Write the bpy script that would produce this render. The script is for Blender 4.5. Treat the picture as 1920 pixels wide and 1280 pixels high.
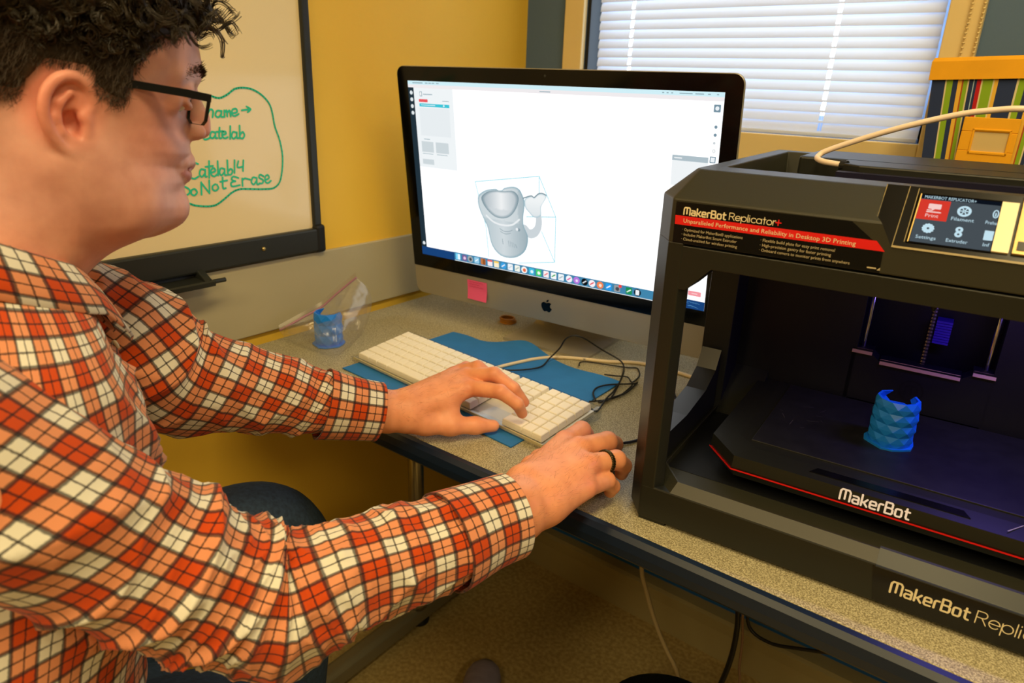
import bpy, bmesh, math, random
import numpy as np
from mathutils import Vector, Matrix, noise

# ---------------------------------------------------------------- clear
for o in list(bpy.data.objects): bpy.data.objects.remove(o)
SC = bpy.context.scene
COL = SC.collection
PI = math.pi
def R(d): return math.radians(d)

# ---------------------------------------------------------------- camera
cd = bpy.data.cameras.new('camera'); cam = bpy.data.objects.new('camera', cd); COL.objects.link(cam)
cr, cu, cf = Vector((.7825,.6217,.0347)), Vector((-.2408,.2506,.9377)), Vector((-.5743,.7421,-.3458))
cr.normalize(); cb = -(cf.normalized()); cu = cb.cross(cr).normalized(); cr = cu.cross(cb).normalized()
cam.matrix_world = Matrix(((cr.x,cu.x,cb.x,0),(cr.y,cu.y,cb.y,0),(cr.z,cu.z,cb.z,1.2143),(0,0,0,1)))
cd.sensor_fit = 'HORIZONTAL'; cd.sensor_width = 36; cd.lens = 36*1310.15/1920
cd.clip_start = .02
cd.dof.use_dof = True; cd.dof.focus_distance = .85; cd.dof.aperture_fstop = 7.1
SC.camera = cam

# ---------------------------------------------------------------- world, lamps, exposure
w = bpy.data.worlds.new('overcast_sky'); SC.world = w; w.use_nodes = True
bg = w.node_tree.nodes['Background']; bg.inputs[0].default_value = (.66,.82,1,1); bg.inputs[1].default_value = 5.0
SC.view_settings.view_transform = 'Standard'; SC.view_settings.look = 'None'
SC.view_settings.exposure = 0; SC.view_settings.gamma = 1; SC.view_settings.use_curve_mapping = False
WARM = (1,.77,.385)
def area(name, loc, rot, sx, sy, power, col=WARM):
    l = bpy.data.lights.new(name,'AREA'); l.shape = 'RECTANGLE'; l.size = sx; l.size_y = sy; l.energy = power; l.color = col
    o = bpy.data.objects.new(name,l); COL.objects.link(o); o.location = loc; o.rotation_euler = rot
    return o
area('ceiling_lamp', (.35,.25,2.52), (0,0,0), .3, 1.2, 27)
area('ceiling_lamp', (.30,-1.5,2.52), (0,0,0), .3, 1.2, 26)
area('ceiling_lamp', (1.9,-.4,2.52), (0,0,0), .3, 1.2, 24)
area('ceiling_lamp', (-.62,-1.35,2.52), (0,0,0), .3, 1.2, 18)

# ---------------------------------------------------------------- helpers: objects
def S(r,g,b):                                   # sRGB 0-255 -> linear
    f = lambda c: c/12.92 if c <= .04045 else ((c+.055)/1.055)**2.4
    return (f(r/255), f(g/255), f(b/255), 1)
def tag(o, label=None, cat=None, group=None, kind=None):
    if label: o['label'] = label
    if cat: o['category'] = cat
    if group: o['group'] = group
    if kind: o['kind'] = kind
    return o
def thing(name, label, cat, loc=(0,0,0), rz=0, group=None):
    o = bpy.data.objects.new(name, None); COL.objects.link(o); o.empty_display_size = .03
    o.location = loc; o.rotation_euler = (0,0,rz)
    return tag(o, label, cat, group)
def mworld(o):
    m = o.matrix_basis.copy()
    return mworld(o.parent) @ m if o.parent else m
class MB:
    """collects geometry, then links it as one mesh object"""
    def __init__(s): s.v=[]; s.f=[]; s.mi=[]; s.uv=[]; s.mat=0; s.sm=[]; s.smooth=False; s.hasuv=False
    def add(s, vs, fs, uvs=None):
        n=len(s.v); s.v += [tuple(x) for x in vs]
        for k,f in enumerate(fs):
            s.f.append([n+i for i in f]); s.mi.append(s.mat); s.sm.append(s.smooth)
            if uvs is not None: s.hasuv=True; s.uv.append(uvs[k])
            else: s.uv.append([(0,0)]*len(f))
        return s
    def box(s, c, d, rot=None, bev=0):
        x,y,z = d[0]/2,d[1]/2,d[2]/2
        if bev:
            return s.rbox(c,d,bev,rot)
        vs=[Vector(p) for p in ((-x,-y,-z),(x,-y,-z),(x,y,-z),(-x,y,-z),(-x,-y,z),(x,-y,z),(x,y,z),(-x,y,z))]
        if rot is not None: vs=[rot@p for p in vs]
        vs=[p+Vector(c) for p in vs]
        return s.add(vs,[(0,3,2,1),(4,5,6,7),(0,1,5,4),(1,2,6,5),(2,3,7,6),(3,0,4,7)])
    def bb(s, a, b, bev=0):
        return s.box([(a[i]+b[i])/2 for i in range(3)],[abs(b[i]-a[i]) for i in range(3)],bev=bev)
    def bm(s, bm_):
        bm_.verts.ensure_lookup_table()
        for i,v in enumerate(bm_.verts): v.index=i
        return s.add([v.co[:] for v in bm_.verts],[[v.index for v in f.verts] for f in bm_.faces])
    def rbox(s, c, d, bev, rot=None, seg=2):
        b=bmesh.new(); bmesh.ops.create_cube(b,size=1)
        for v in b.verts: v.co=Vector((v.co.x*d[0],v.co.y*d[1],v.co.z*d[2]))
        bmesh.ops.bevel(b,geom=list(b.edges),offset=bev,segments=seg,affect='EDGES',profile=.5)
        for v in b.verts:
            if rot is not None: v.co=rot@v.co
            v.co+=Vector(c)
        s.bm(b); b.free(); return s
    def prism(s, poly, a, b, axis='z', bev=0):
        """poly in the two other axes; extruded from a to b along axis"""
        def P(p,h):
            if axis=='z': return (p[0],p[1],h)
            if axis=='y': return (p[0],h,p[1])
            return (h,p[0],p[1])
        n=len(poly)
        vs=[P(p,a) for p in poly]+[P(p,b) for p in poly]
        fs=[list(range(n-1,-1,-1)),list(range(n,2*n))]+[(i,(i+1)%n,n+(i+1)%n,n+i) for i in range(n)]
        if bev:
            bq=bmesh.new(); V=[bq.verts.new(p) for p in vs]
            for f in fs: bq.faces.new([V[i] for i in f])
            bmesh.ops.recalc_face_normals(bq,faces=bq.faces)
            bmesh.ops.bevel(bq,geom=[e for e in bq.edges if e.calc_face_angle(0)>.35],offset=bev,segments=2,affect='EDGES',profile=.5)
            s.bm(bq); bq.free(); return s
        return s.add(vs,fs)
    def loft(s, rings, close=True, caps=True, uv=None):
        n=len(rings[0]); vs=[p for r in rings for p in r]; fs=[];us=[] if uv else None
        for i in range(len(rings)-1):
            for j in range(n if close else n-1):
                k=(j+1)%n
                fs.append((i*n+j,i*n+k,(i+1)*n+k,(i+1)*n+j))
                if uv: us.append([uv(i,j),uv(i,j+1),uv(i+1,j+1),uv(i+1,j)])
        if caps and close:
            fs.append(list(range(n-1,-1,-1))); fs.append([(len(rings)-1)*n+j for j in range(n)])
            if uv: us += [[(0,0)]*n]*2
        return s.add(vs,fs,us)
    def tube(s, pts, r, seg=8, caps=True, closed=False):
        pts=[Vector(p) for p in pts]; n=len(pts)
        rs=[r]*n if not hasattr(r,'__len__') else r
        rings=[]; nrm=None
        for i,p in enumerate(pts):
            a=pts[(i-1)%n] if (closed or i>0) else pts[i]; b=pts[(i+1)%n] if (closed or i<n-1) else pts[i]
            t=(b-a).normalized()
            if nrm is None:
                nrm=t.orthogonal().normalized()
            else:
                nrm=(nrm-t*nrm.dot(t)).normalized()
            bi=t.cross(nrm)
            rings.append([p+(nrm*math.cos(2*PI*k/seg)+bi*math.sin(2*PI*k/seg))*rs[i] for k in range(seg)])
        if closed: rings.append(rings[0])
        return s.loft(rings,caps=caps and not closed)
    def cyl(s, a, b, r, seg=16, r2=None):
        return s.tube([a,b],[r,r if r2 is None else r2],seg)
    def lathe(s, prof, c=(0,0,0), seg=24, caps=True):
        return s.loft([[(c[0]+r*math.cos(2*PI*k/seg),c[1]+r*math.sin(2*PI*k/seg),c[2]+z) for k in range(seg)] for r,z in prof],caps=caps)
    def ball(s, c, r, seg=12, sc=(1,1,1)):
        rings=[]
        for i in range(1,seg//2):
            a=PI*i/(seg//2)
            rings.append([(c[0]+r*sc[0]*math.sin(a)*math.cos(2*PI*k/seg),c[1]+r*sc[1]*math.sin(a)*math.sin(2*PI*k/seg),c[2]-r*sc[2]*math.cos(a)) for k in range(seg)])
        n=len(s.v); s.loft(rings,caps=True); return s
    def poly(s, pts): return s.add(pts,[list(range(len(pts)))])
    def stroke(s, pts, wd, fr, off=0):
        """flat ribbon along 2D points; fr maps (x,y,offset) to 3D"""
        k_=s._k=getattr(s,'_k',0)
        for a,b in zip(pts[:-1],pts[1:]):
            s._k+=1; off_=off; off=off_+5e-6*(s._k%30)
            dx,dy=b[0]-a[0],b[1]-a[1]; l=math.hypot(dx,dy) or 1e-9
            nx,ny=-dy/l*wd/2,dx/l*wd/2
            s.poly([fr(a[0]-nx,a[1]-ny,off),fr(b[0]-nx,b[1]-ny,off),fr(b[0]+nx,b[1]+ny,off),fr(a[0]+nx,a[1]+ny,off)])
            off=off_
        for a in pts:
            s._k+=1
            s.poly([fr(a[0]+wd/2*math.cos(2*PI*k/8),a[1]+wd/2*math.sin(2*PI*k/8),off+5e-6*(s._k%30)) for k in range(8)])
        return s
    def disc(s, c, r, fr, off=0, seg=20, ry=None):
        ry=ry or r
        return s.poly([fr(c[0]+r*math.cos(2*PI*k/seg),c[1]+ry*math.sin(2*PI*k/seg),off) for k in range(seg)])
    def rect(s, x0,y0,x1,y1, fr, off=0, r=0):
        if not r: return s.poly([fr(x0,y0,off),fr(x1,y0,off),fr(x1,y1,off),fr(x0,y1,off)])
        P=[]
        for cx,cy,a0 in ((x1-r,y1-r,0),(x0+r,y1-r,90),(x0+r,y0+r,180),(x1-r,y0+r,270)):
            for k in range(5): P.append(fr(cx+r*math.cos(R(a0+k*22.5)),cy+r*math.sin(R(a0+k*22.5)),off))
        return s.poly(P)
    def build(s, name, mats, parent=None, world=False, smooth=None, recalc=True, kind=None, label=None, mod=None):
        me=bpy.data.meshes.new(name)
        vs=s.v
        if world and parent is not None:
            mi=mworld(parent).inverted(); vs=[mi@Vector(p) for p in vs]
        me.from_pydata([tuple(p) for p in vs],[],s.f)
        if not isinstance(mats,(list,tuple)): mats=[mats]
        for m in mats: me.materials.append(m)
        me.polygons.foreach_set('material_index',s.mi)
        me.polygons.foreach_set('use_smooth',[bool(smooth) if smooth is not None else x for x in s.sm])
        if s.hasuv:
            l=me.uv_layers.new(name='UVMap'); l.data.foreach_set('uv',[c for u in s.uv for p in u for c in p])
        if recalc:
            b=bmesh.new(); b.from_mesh(me); bmesh.ops.recalc_face_normals(b,faces=b.faces); b.to_mesh(me); b.free()
        me.update()
        o=bpy.data.objects.new(name,me); COL.objects.link(o)
        if parent is not None: o.parent=parent
        if kind: o['kind']=kind
        if label: o['label']=label
        return o
def copyobj(o, parent=None):
    c=o.copy(); COL.objects.link(c); c.parent=parent
    for ch in list(o.children): copyobj(ch,c)
    return c
_tc={}
def text_geo(txt, size, align='LEFT', spacing=1.0):
    k=(txt,size,align,spacing)
    if k in _tc: return _tc[k]
    cu_=bpy.data.curves.new('lettering','FONT'); cu_.body=txt; cu_.size=size; cu_.align_x=align; cu_.resolution_u=2; cu_.space_character=spacing
    o=bpy.data.objects.new('lettering',cu_); COL.objects.link(o)
    dg=bpy.context.evaluated_depsgraph_get(); dg.update()
    m=bpy.data.meshes.new_from_object(o.evaluated_get(dg))
    vs=[tuple(v.co) for v in m.vertices]; fs=[list(p.vertices) for p in m.polygons]
    bpy.data.objects.remove(o); bpy.data.curves.remove(cu_); bpy.data.meshes.remove(m)
    _tc[k]=(vs,fs); return vs,fs
def text_on(mb, txt, size, x, y, fr, off=0, align='LEFT', width=None, sy=1, spacing=1.0):
    vs,fs=text_geo(txt,size,align,spacing)
    sx=1
    if width:
        xs=[v[0] for v in vs]; sx=width/(max(xs)-min(xs))
    mb.add([fr(x+v[0]*sx,y+v[1]*sy,off) for v in vs],fs)
def spline(P, n, closed=False):
    """Catmull-Rom through rows of numbers"""
    P=np.array(P,float); m=len(P); out=[]
    T=np.linspace(0,(m if closed else m-1),n,endpoint=not closed)
    for t in T:
        i=min(int(t),m-1 if closed else m-2); f=t-i
        g=(lambda k:P[k%m]) if closed else (lambda k:P[min(max(k,0),m-1)])
        a,b,c,d=g(i-1),g(i),g(i+1),g(i+2)
        out.append(.5*((2*b)+(c-a)*f+(2*a-5*b+4*c-d)*f*f+(3*b-3*c+d-a)*f**3))
    return np.array(out)

# ---------------------------------------------------------------- helpers: materials
def mat(name, col, rough=.5, metal=0, spec=.5, noise_=None, bump=None, emit=None, estr=1, alpha=None, trans=0, coat=0, speck=None, sheen=0, sss=0, ior=1.45):
    m=bpy.data.materials.new(name); m.use_nodes=True; nt=m.node_tree; N=nt.nodes; L=nt.links
    b=N['Principled BSDF']; col=tuple(col)+((1,) if len(col)==3 else ())
    b.inputs['Base Color'].default_value=col; b.inputs['Roughness'].default_value=rough; b.inputs['Metallic'].default_value=metal
    b.inputs['Specular IOR Level'].default_value=spec; b.inputs['IOR'].default_value=ior
    if trans: b.inputs['Transmission Weight'].default_value=trans
    if coat: b.inputs['Coat Weight'].default_value=coat; b.inputs['Coat Roughness'].default_value=.05
    if sheen: b.inputs['Sheen Weight'].default_value=sheen
    if alpha is not None: b.inputs['Alpha'].default_value=alpha
    if sss:
        b.inputs['Subsurface Weight'].default_value=sss; b.inputs['Subsurface Radius'].default_value=(1,.3,.15); b.inputs['Subsurface Scale'].default_value=.006
    if emit: b.inputs['Emission Color'].default_value=emit; b.inputs['Emission Strength'].default_value=estr
    tc=N.new('ShaderNodeTexCoord')
    if noise_:
        n=N.new('ShaderNodeTexNoise'); n.inputs['Scale'].default_value=noise_[0]; n.inputs['Detail'].default_value=5
        L.new(tc.outputs['Object'],n.inputs['Vector'])
        r=N.new('ShaderNodeValToRGB'); a=noise_[1]
        r.color_ramp.elements[0].position=.3; r.color_ramp.elements[1].position=.7
        r.color_ramp.elements[0].color=tuple(c*(1-a) for c in col[:3])+(1,); r.color_ramp.elements[1].color=tuple(min(1,c*(1+a)) for c in col[:3])+(1,)
        L.new(n.outputs[0],r.inputs[0]); L.new(r.outputs[0],b.inputs['Base Color'])
    if speck:                                   # (scale, dark, light)
        n=N.new('ShaderNodeTexNoise'); n.inputs['Scale'].default_value=speck[0]; n.inputs['Detail'].default_value=2
        L.new(tc.outputs['Object'],n.inputs['Vector'])
        r=N.new('ShaderNodeValToRGB'); e=r.color_ramp.elements
        e[0].position=.36; e[0].color=speck[1]; e[1].position=.64; e[1].color=speck[2]
        mid=r.color_ramp.elements.new(.5); mid.color=col
        L.new(n.outputs[0],r.inputs[0]); L.new(r.outputs[0],b.inputs['Base Color'])
    if bump:
        n=N.new('ShaderNodeTexNoise'); n.inputs['Scale'].default_value=bump[0]; n.inputs['Detail'].default_value=4
        L.new(tc.outputs['Object'],n.inputs['Vector'])
        q=N.new('ShaderNodeBump'); q.inputs['Strength'].default_value=bump[1]; q.inputs['Distance'].default_value=bump[2] if len(bump)>2 else .002
        L.new(n.outputs[0],q.inputs['Height']); L.new(q.outputs[0],b.inputs['Normal'])
    return m
def emis(name, col, s=1):
    m=bpy.data.materials.new(name); m.use_nodes=True; N=m.node_tree.nodes; N.clear()
    e=N.new('ShaderNodeEmission'); e.inputs[0].default_value=tuple(col)+((1,) if len(col)==3 else ()); e.inputs[1].default_value=s
    o=N.new('ShaderNodeOutputMaterial'); m.node_tree.links.new(e.outputs[0],o.inputs[0]); return m
def film(name, col, alpha=.12, rough=.08, haze=0):
    """thin clear plastic or glass sheet: mostly straight-through, some reflection"""
    m=bpy.data.materials.new(name); m.use_nodes=True; N=m.node_tree.nodes; L=m.node_tree.links; N.clear()
    t=N.new('ShaderNodeBsdfTransparent'); t.inputs[0].default_value=col
    g=N.new('ShaderNodeBsdfGlossy'); g.inputs[1].default_value=rough
    fz=N.new('ShaderNodeLayerWeight'); fz.inputs[0].default_value=.5
    pw=N.new('ShaderNodeMath'); pw.operation='POWER'; pw.inputs[1].default_value=4; L.new(fz.outputs['Facing'],pw.inputs[0])
    ad=N.new('ShaderNodeMath'); ad.operation='MULTIPLY_ADD'; ad.inputs[1].default_value=.55; ad.inputs[2].default_value=alpha; ad.use_clamp=True
    x=N.new('ShaderNodeMixShader'); o=N.new('ShaderNodeOutputMaterial')
    L.new(pw.outputs[0],ad.inputs[0]); L.new(ad.outputs[0],x.inputs[0]); L.new(t.outputs[0],x.inputs[1]); L.new(g.outputs[0],x.inputs[2]); L.new(x.outputs[0],o.inputs[0])
    if haze:
        df=N.new('ShaderNodeBsdfDiffuse'); df.inputs[0].default_value=(.9,.88,.84,1); y=N.new('ShaderNodeMixShader'); y.inputs[0].default_value=haze
        L.new(x.outputs[0],y.inputs[1]); L.new(df.outputs[0],y.inputs[2]); L.new(y.outputs[0],o.inputs[0])
    return m

# ================================================================ THE SETTING
WX, WY = -1.145, 1.494                          # left wall plane, window wall plane
M_yellow = mat('yellow_paint', S(244,198,66), .55, noise_=(3,.04), bump=(260,.12,.001))
M_blue = mat('slate_blue_paint', S(84,110,144), .6, noise_=(3,.05), bump=(260,.12,.001))
M_cream = mat('cream_painted_wood', S(232,208,150), .45, noise_=(4,.03))
M_pale = mat('slate_far_wall_paint', S(120,118,112), .7)
M_ceil = mat('ceiling_tile', S(176,170,156), .8)
M_floor = mat('tan_vinyl_floor', S(172,150,96), .45, speck=(110,S(158,136,84),S(186,164,108)))
M_grey = mat('grey_laminate_board', S(182,172,138), .5, noise_=(6,.03))
M_heater = mat('tan_enamel', S(168,156,112), .5)
M_black = mat('black_rubber', S(14,15,15), .6)

MB().bb((-1.3,-3.2,-.1),(3.2,1.8,0)).build('floor',M_floor)['kind']='structure'
MB().bb((-1.3,-3.2,2.6),(3.2,1.8,2.7)).build('ceiling',M_ceil)['kind']='structure'
MB().bb((WX-.1,-3.2,0),(WX,1.8,2.6)).build('wall_left',M_yellow)['kind']='structure'
MB().bb((3.1,-3.2,0),(3.2,1.8,2.6)).build('wall_right',M_pale)['kind']='structure'
MB().bb((WX,-3.2,0),(3.1,-3.1,2.6)).build('wall_front',M_pale)['kind']='structure'
wx0,wx1,wz0,wz1=-.972,-.236,1.135,2.12
m=MB()
m.bb((WX,WY,0),(3.1,WY+.12,wz0)); m.bb((WX,WY,wz1),(3.1,WY+.12,2.6))
m.bb((WX,WY,wz0),(wx0,WY+.12,wz1)); m.bb((wx1,WY,wz0),(3.1,WY+.12,wz1))
m.build('wall_back',M_blue)['kind']='structure'
# grey laminate rail on the left wall, low radiator casing under the window
MB().bb((WX,-3.0,.7535),(WX+.009,WY,.889),bev=.002).build('trim_1',M_grey)['kind']='structure'
m=MB(); m.bb((WX,1.292,0),(2.2,WY,.075)); m.prism([(1.292,.075),(1.288,.105),(1.296,.110),(WY,.125),(WY,.075)],WX,2.2,'x')
m.build('baseboard_back',M_heater)['kind']='structure'
m=MB(); m.bb((WX,-3.0,0),(WX+.01,1.28,.09)); m.build('baseboard_left',M_heater)['kind']='structure'
# window casing
m=MB(); m.bb((wx0-.052,WY-.016,wz0-.075),(wx0,WY,wz1+.055),bev=.002); m.build('trim_2',M_cream)['kind']='structure'
m=MB(); m.bb((wx1,WY-.016,wz0-.075),(wx1+.054,WY,wz1+.055),bev=.002); m.build('trim_3',M_cream)['kind']='structure'
m=MB(); m.bb((wx0,WY-.016,wz1),(wx1,WY,wz1+.055),bev=.002); m.build('trim_4',M_cream)['kind']='structure'
m=MB(); m.bb((wx0,WY-.016,wz0-.075),(wx1,WY,wz0+.002),bev=.002); m.build('trim_5',M_cream)['kind']='structure'
# window: frame, black gasket, pane
M_vinyl = mat('sky_tinted_vinyl', S(190,215,245), .4)  # sky light on the frame painted in as pale blue
win = bpy.data.objects.new('window_1',None); COL.objects.link(win); win.location=((wx0+wx1)/2,WY+.09,wz0); win['kind']='structure'
m=MB()
for a,b in (((wx0,WY+.06,wz0),(wx0+.019,WY+.11,wz1)),((wx1-.035,WY+.06,wz0),(wx1,WY+.11,wz1)),((wx0,WY+.06,wz0),(wx1,WY+.11,wz0+.04)),((wx0,WY+.06,wz1-.04),(wx1,WY+.11,wz1)),((wx0,WY+.065,1.62),(wx1,WY+.105,1.66))):
    m.bb(a,b)
m.build('window_frame',M_vinyl,win,world=True)
m=MB(); m.bb((wx0,WY+.002,wz0),(wx0+.009,WY+.06,wz1)); m.build('gasket',M_black,win,world=True)
m=MB(); m.bb((wx0+.018,WY+.083,wz0+.03),(wx1-.03,WY+.087,wz1-.03)); m.build('pane',film('window_glass',(1,1,1,1),.0,.02),win,world=True)
# bright yard wall is left to the sky; slatted blind in the reveal
def trans_mat(name,col,t):
    m=bpy.data.materials.new(name); m.use_nodes=True; N=m.node_tree.nodes; L=m.node_tree.links
    b=N['Principled BSDF']; b.inputs['Base Color'].default_value=col; b.inputs['Roughness'].default_value=.45
    tr=N.new('ShaderNodeBsdfTranslucent'); tr.inputs[0].default_value=col
    x=N.new('ShaderNodeMixShader'); x.inputs[0].default_value=t
    L.new(b.outputs[0],x.inputs[1]); L.new(tr.outputs[0],x.inputs[2]); L.new(x.outputs[0],N['Material Output'].inputs[0]); return m
M_slat = trans_mat('white_aluminium_slat',S(222,228,240),.19)
BX0,BX1,BY=-.945,-.2445,WY+.018
blind = thing('window_blind','white horizontal slatted blind closed over the window behind the monitor','blind',((BX0+BX1)/2,BY,wz0+.004))
L_=BX1-BX0; hx=[-L_/2+.085, L_/2-.175]          # cord holes
def slat_mb():
    m=MB(); xs=[-L_/2]
    for h in hx: xs += [h-.0040,h+.0040]
    xs.append(L_/2)
    prof=[]                                     # closed slat: nearly vertical, gently curved
    for k in range(7):
        t=k/6-.5; prof.append((.0045*t*1.6-.0022*(1-4*t*t), t*.0238))
    V=[];F=[]
    for x in xs: V+=[(x,p[0],p[1]) for p in prof]
    for i in range(len(xs)-1):
        for k in range(6):
            if i in (1,3) and 1<=k<=4: continue
            F.append((i*7+k,(i+1)*7+k,(i+1)*7+k+1,i*7+k+1))
    m.smooth=True; m.add(V,F); return m
sl0=slat_mb().build('slat',M_slat,blind); pitch=.01935
nsl=int((wz1-wz0-.035)/pitch)
for i in range(nsl):
    o=sl0 if i==0 else copyobj(sl0,blind)
    o.location=(0,0,.0165+pitch*i)
m=MB(); m.bb((-L_/2,-.009,-.002),(L_/2,.009,.006),bev=.002); m.build('bottom_rail',M_slat,blind)
m=MB(); m.bb((-L_/2,-.018,wz1-wz0-.036),(L_/2,.02,wz1-wz0-.006),bev=.002); m.build('head_rail',M_vinyl,blind)
M_cord=mat('white_cord',S(235,235,235),.7)
for h in hx:
    m=MB(); m.tube([(h,0,0),(h,0,wz1-wz0-.03)],.0006,5); m.build('lift_cord',M_cord,blind)
# bead chain hanging along the right casing
ch=MB(); ch.smooth=True
for k in range(120):
    for dx in (0,-.018):
        ch.ball((wx1+.052+dx,WY-.022,2.1-k*.0075),.0026,6)
ch.tube([(wx1+.034,WY-.022,2.1),(wx1+.034,WY-.022,1.2)],.0006,4); ch.tube([(wx1+.052,WY-.022,2.1),(wx1+.052,WY-.022,1.2)],.0006,4)
tag(ch.build('bead_chain',M_cream),'pale beaded pull chain hanging along the right window casing','chain',kind='stuff')

# ================================================================ WHITEBOARD
M_wb=mat('whiteboard_enamel',S(242,222,176),.16,coat=.3)
M_dark=mat('charcoal_aluminium',S(44,46,42),.42,metal=.2)
M_green=mat('green_marker',S(40,205,165),.5)
wb=thing('whiteboard','large whiteboard with charcoal frame and green handwriting on the yellow wall','whiteboard',(WX,.05,.895))
MB().bb((WX+.001,-.85,.92),(WX+.0075,.825,1.85)).build('writing_panel',M_wb,wb,world=True)
m=MB(); m.bb((WX,-.85,.893),(WX+.02,.842,.938),bev=.004); m.bb((WX,-.85,1.84),(WX+.02,.842,1.87),bev=.004)
m.bb((WX,.823,.90),(WX+.015,.840,1.86),bev=.003); m.bb((WX,-.86,.90),(WX+.015,-.845,1.86),bev=.003)
m.build('frame',M_dark,wb,world=True)
m=MB(); m.bb((WX-.0,.822,.890),(WX+.022,.8435,.945),bev=.006); m.build('corner_cap',M_black,wb,world=True)
m=MB(); m.smooth=True; m.tube([(WX+.019,.705,.917),(WX+.0235,.705,.917)],[.0045,.0030],14); m.build('screw',mat('brass_screw',S(200,180,120),.3,metal=.9),wb,world=True)
# marker tray under the frame
m=MB(); m.prism([(WX+.002,.897),(WX+.006,.897),(WX+.010,.886),(WX+.050,.884),(WX+.058,.889),(WX+.062,.887),(WX+.060,.879),(WX+.050,.877),(WX+.004,.877)],-.6,.585,'y')
m.prism([(WX,.90),(WX+.02,.90),(WX+.050,.884),(WX+.050,.879),(WX,.876)],.575,.588,'y',bev=.002)
m.tube([(WX+.054,.58,.885),(WX+.054,.606,.885)],[.004,.004],8); m.build('marker_tray',M_dark,wb,world=True)
def wf(x,y,o): return (WX+.0078+o,x,y)
HW=[[(0.6305,1.1461),(0.6337,1.158)],[(0.6329,1.1521),(0.6386,1.158),(0.6426,1.155),(0.6405,1.1454)],[(0.6576,1.1549),(0.6501,1.1556),(0.646,1.1489),(0.6506,1.1452),(0.657,1.1504)],[(0.6576,1.1555),(0.6559,1.1464),(0.6599,1.1457)],[(0.662,1.1457),(0.6625,1.1561)],[(0.6624,1.1518),(0.6667,1.1561),(0.6669,1.1463)],[(0.6675,1.1518),(0.6722,1.156),(0.6732,1.1462)],[(0.6755,1.1511),(0.6853,1.1532),(0.6844,1.1585),(0.678,1.1573),(0.6758,1.1502),(0.6803,1.1468),(0.6885,1.1501)],[(0.6945,1.1559),(0.711,1.1577)],[(0.7042,1.1621),(0.7117,1.1577),(0.7054,1.1528)],[(0.6323,1.1194),(0.6258,1.1214),(0.6208,1.1161),(0.6228,1.1106),(0.6314,1.1127)],[(0.6426,1.121),(0.636,1.1224),(0.6325,1.1158),(0.6364,1.1119),(0.6421,1.117)],[(0.6427,1.1216),(0.6422,1.1124),(0.645,1.1123)],[(0.6511,1.129),(0.6485,1.1128),(0.6525,1.112)],[(0.6444,1.1221),(0.6566,1.1231)],[(0.6541,1.1166),(0.6613,1.1186),(0.66,1.1227),(0.6553,1.1206),(0.6545,1.1144),(0.6587,1.1112),(0.6641,1.1132)],[(0.6707,1.1308),(0.668,1.1099)],[(0.6808,1.1199),(0.6746,1.1213),(0.6713,1.1145),(0.6747,1.11),(0.681,1.1149)],[(0.6816,1.1205),(0.6809,1.1111),(0.6842,1.111)],[(0.6879,1.1314),(0.6862,1.1103)],[(0.6868,1.1156),(0.6925,1.1209),(0.6955,1.1154),(0.6917,1.1101),(0.687,1.1109)],[(0.6064,1.0724),(0.5984,1.0744),(0.5924,1.0656),(0.5908,1.0533),(0.5968,1.0492),(0.6045,1.0523)],[(0.6168,1.0624),(0.6102,1.0635),(0.6069,1.0559),(0.6104,1.0513),(0.6168,1.0571)],[(0.6175,1.0624),(0.6165,1.0515),(0.6191,1.0513)],[(0.6259,1.0759),(0.6229,1.0485)],[(0.6184,1.067),(0.6321,1.0677)],[(0.6262,1.0564),(0.6351,1.059),(0.633,1.0642),(0.6275,1.0608),(0.6276,1.0532),(0.6324,1.0503),(0.638,1.0537)],[(0.6412,1.075),(0.6394,1.0514)],[(0.6511,1.0617),(0.6453,1.0627),(0.6424,1.0559),(0.6454,1.0512),(0.6516,1.0569)],[(0.6522,1.0617),(0.6517,1.0514),(0.6545,1.0512)],[(0.6587,1.0753),(0.6573,1.051)],[(0.658,1.0565),(0.6635,1.0609),(0.6666,1.0568),(0.6631,1.0513),(0.6581,1.0516)],[(0.6722,1.0748),(0.6698,1.0534)],[(0.6792,1.0728),(0.6766,1.0626),(0.6873,1.0633)],[(0.6888,1.0736),(0.6861,1.0555)],[(0.5743,1.0392),(0.5733,1.0244)],[(0.5743,1.0392),(0.5835,1.0353),(0.587,1.0294),(0.5821,1.0245),(0.574,1.0243)],[(0.5947,1.0328),(0.5898,1.031),(0.589,1.0248),(0.594,1.0224),(0.599,1.027),(0.5963,1.0323)],[(0.6061,1.0223),(0.608,1.0427)],[(0.6079,1.042),(0.6205,1.0232)],[(0.6205,1.0232),(0.6224,1.0447)],[(0.6326,1.0375),(0.6274,1.0347),(0.627,1.029),(0.632,1.0266),(0.6373,1.0307),(0.6352,1.0366)],[(0.647,1.0476),(0.6457,1.03),(0.6509,1.0295)],[(0.6416,1.0406),(0.6549,1.0422)],[(0.6761,1.0444),(0.6673,1.0477),(0.6632,1.0431),(0.67,1.0393)],[(0.67,1.0393),(0.6619,1.0377),(0.6629,1.0311),(0.6776,1.0322)],[(0.6826,1.0301),(0.6833,1.0432)],[(0.6827,1.0383),(0.6877,1.0429),(0.6983,1.0399)],[(0.7112,1.0418),(0.7042,1.0433),(0.7004,1.036),(0.7044,1.0309),(0.7112,1.0378)],[(0.7116,1.0418),(0.7112,1.0311),(0.715,1.0307)],[(0.7256,1.0434),(0.719,1.0473),(0.7162,1.0424),(0.7235,1.0375),(0.7221,1.0319),(0.7152,1.0321)],[(0.7272,1.0365),(0.7362,1.0399),(0.734,1.0455),(0.7286,1.0425),(0.7285,1.0337),(0.7334,1.0313),(0.7396,1.0349)]]
m=MB()
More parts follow.
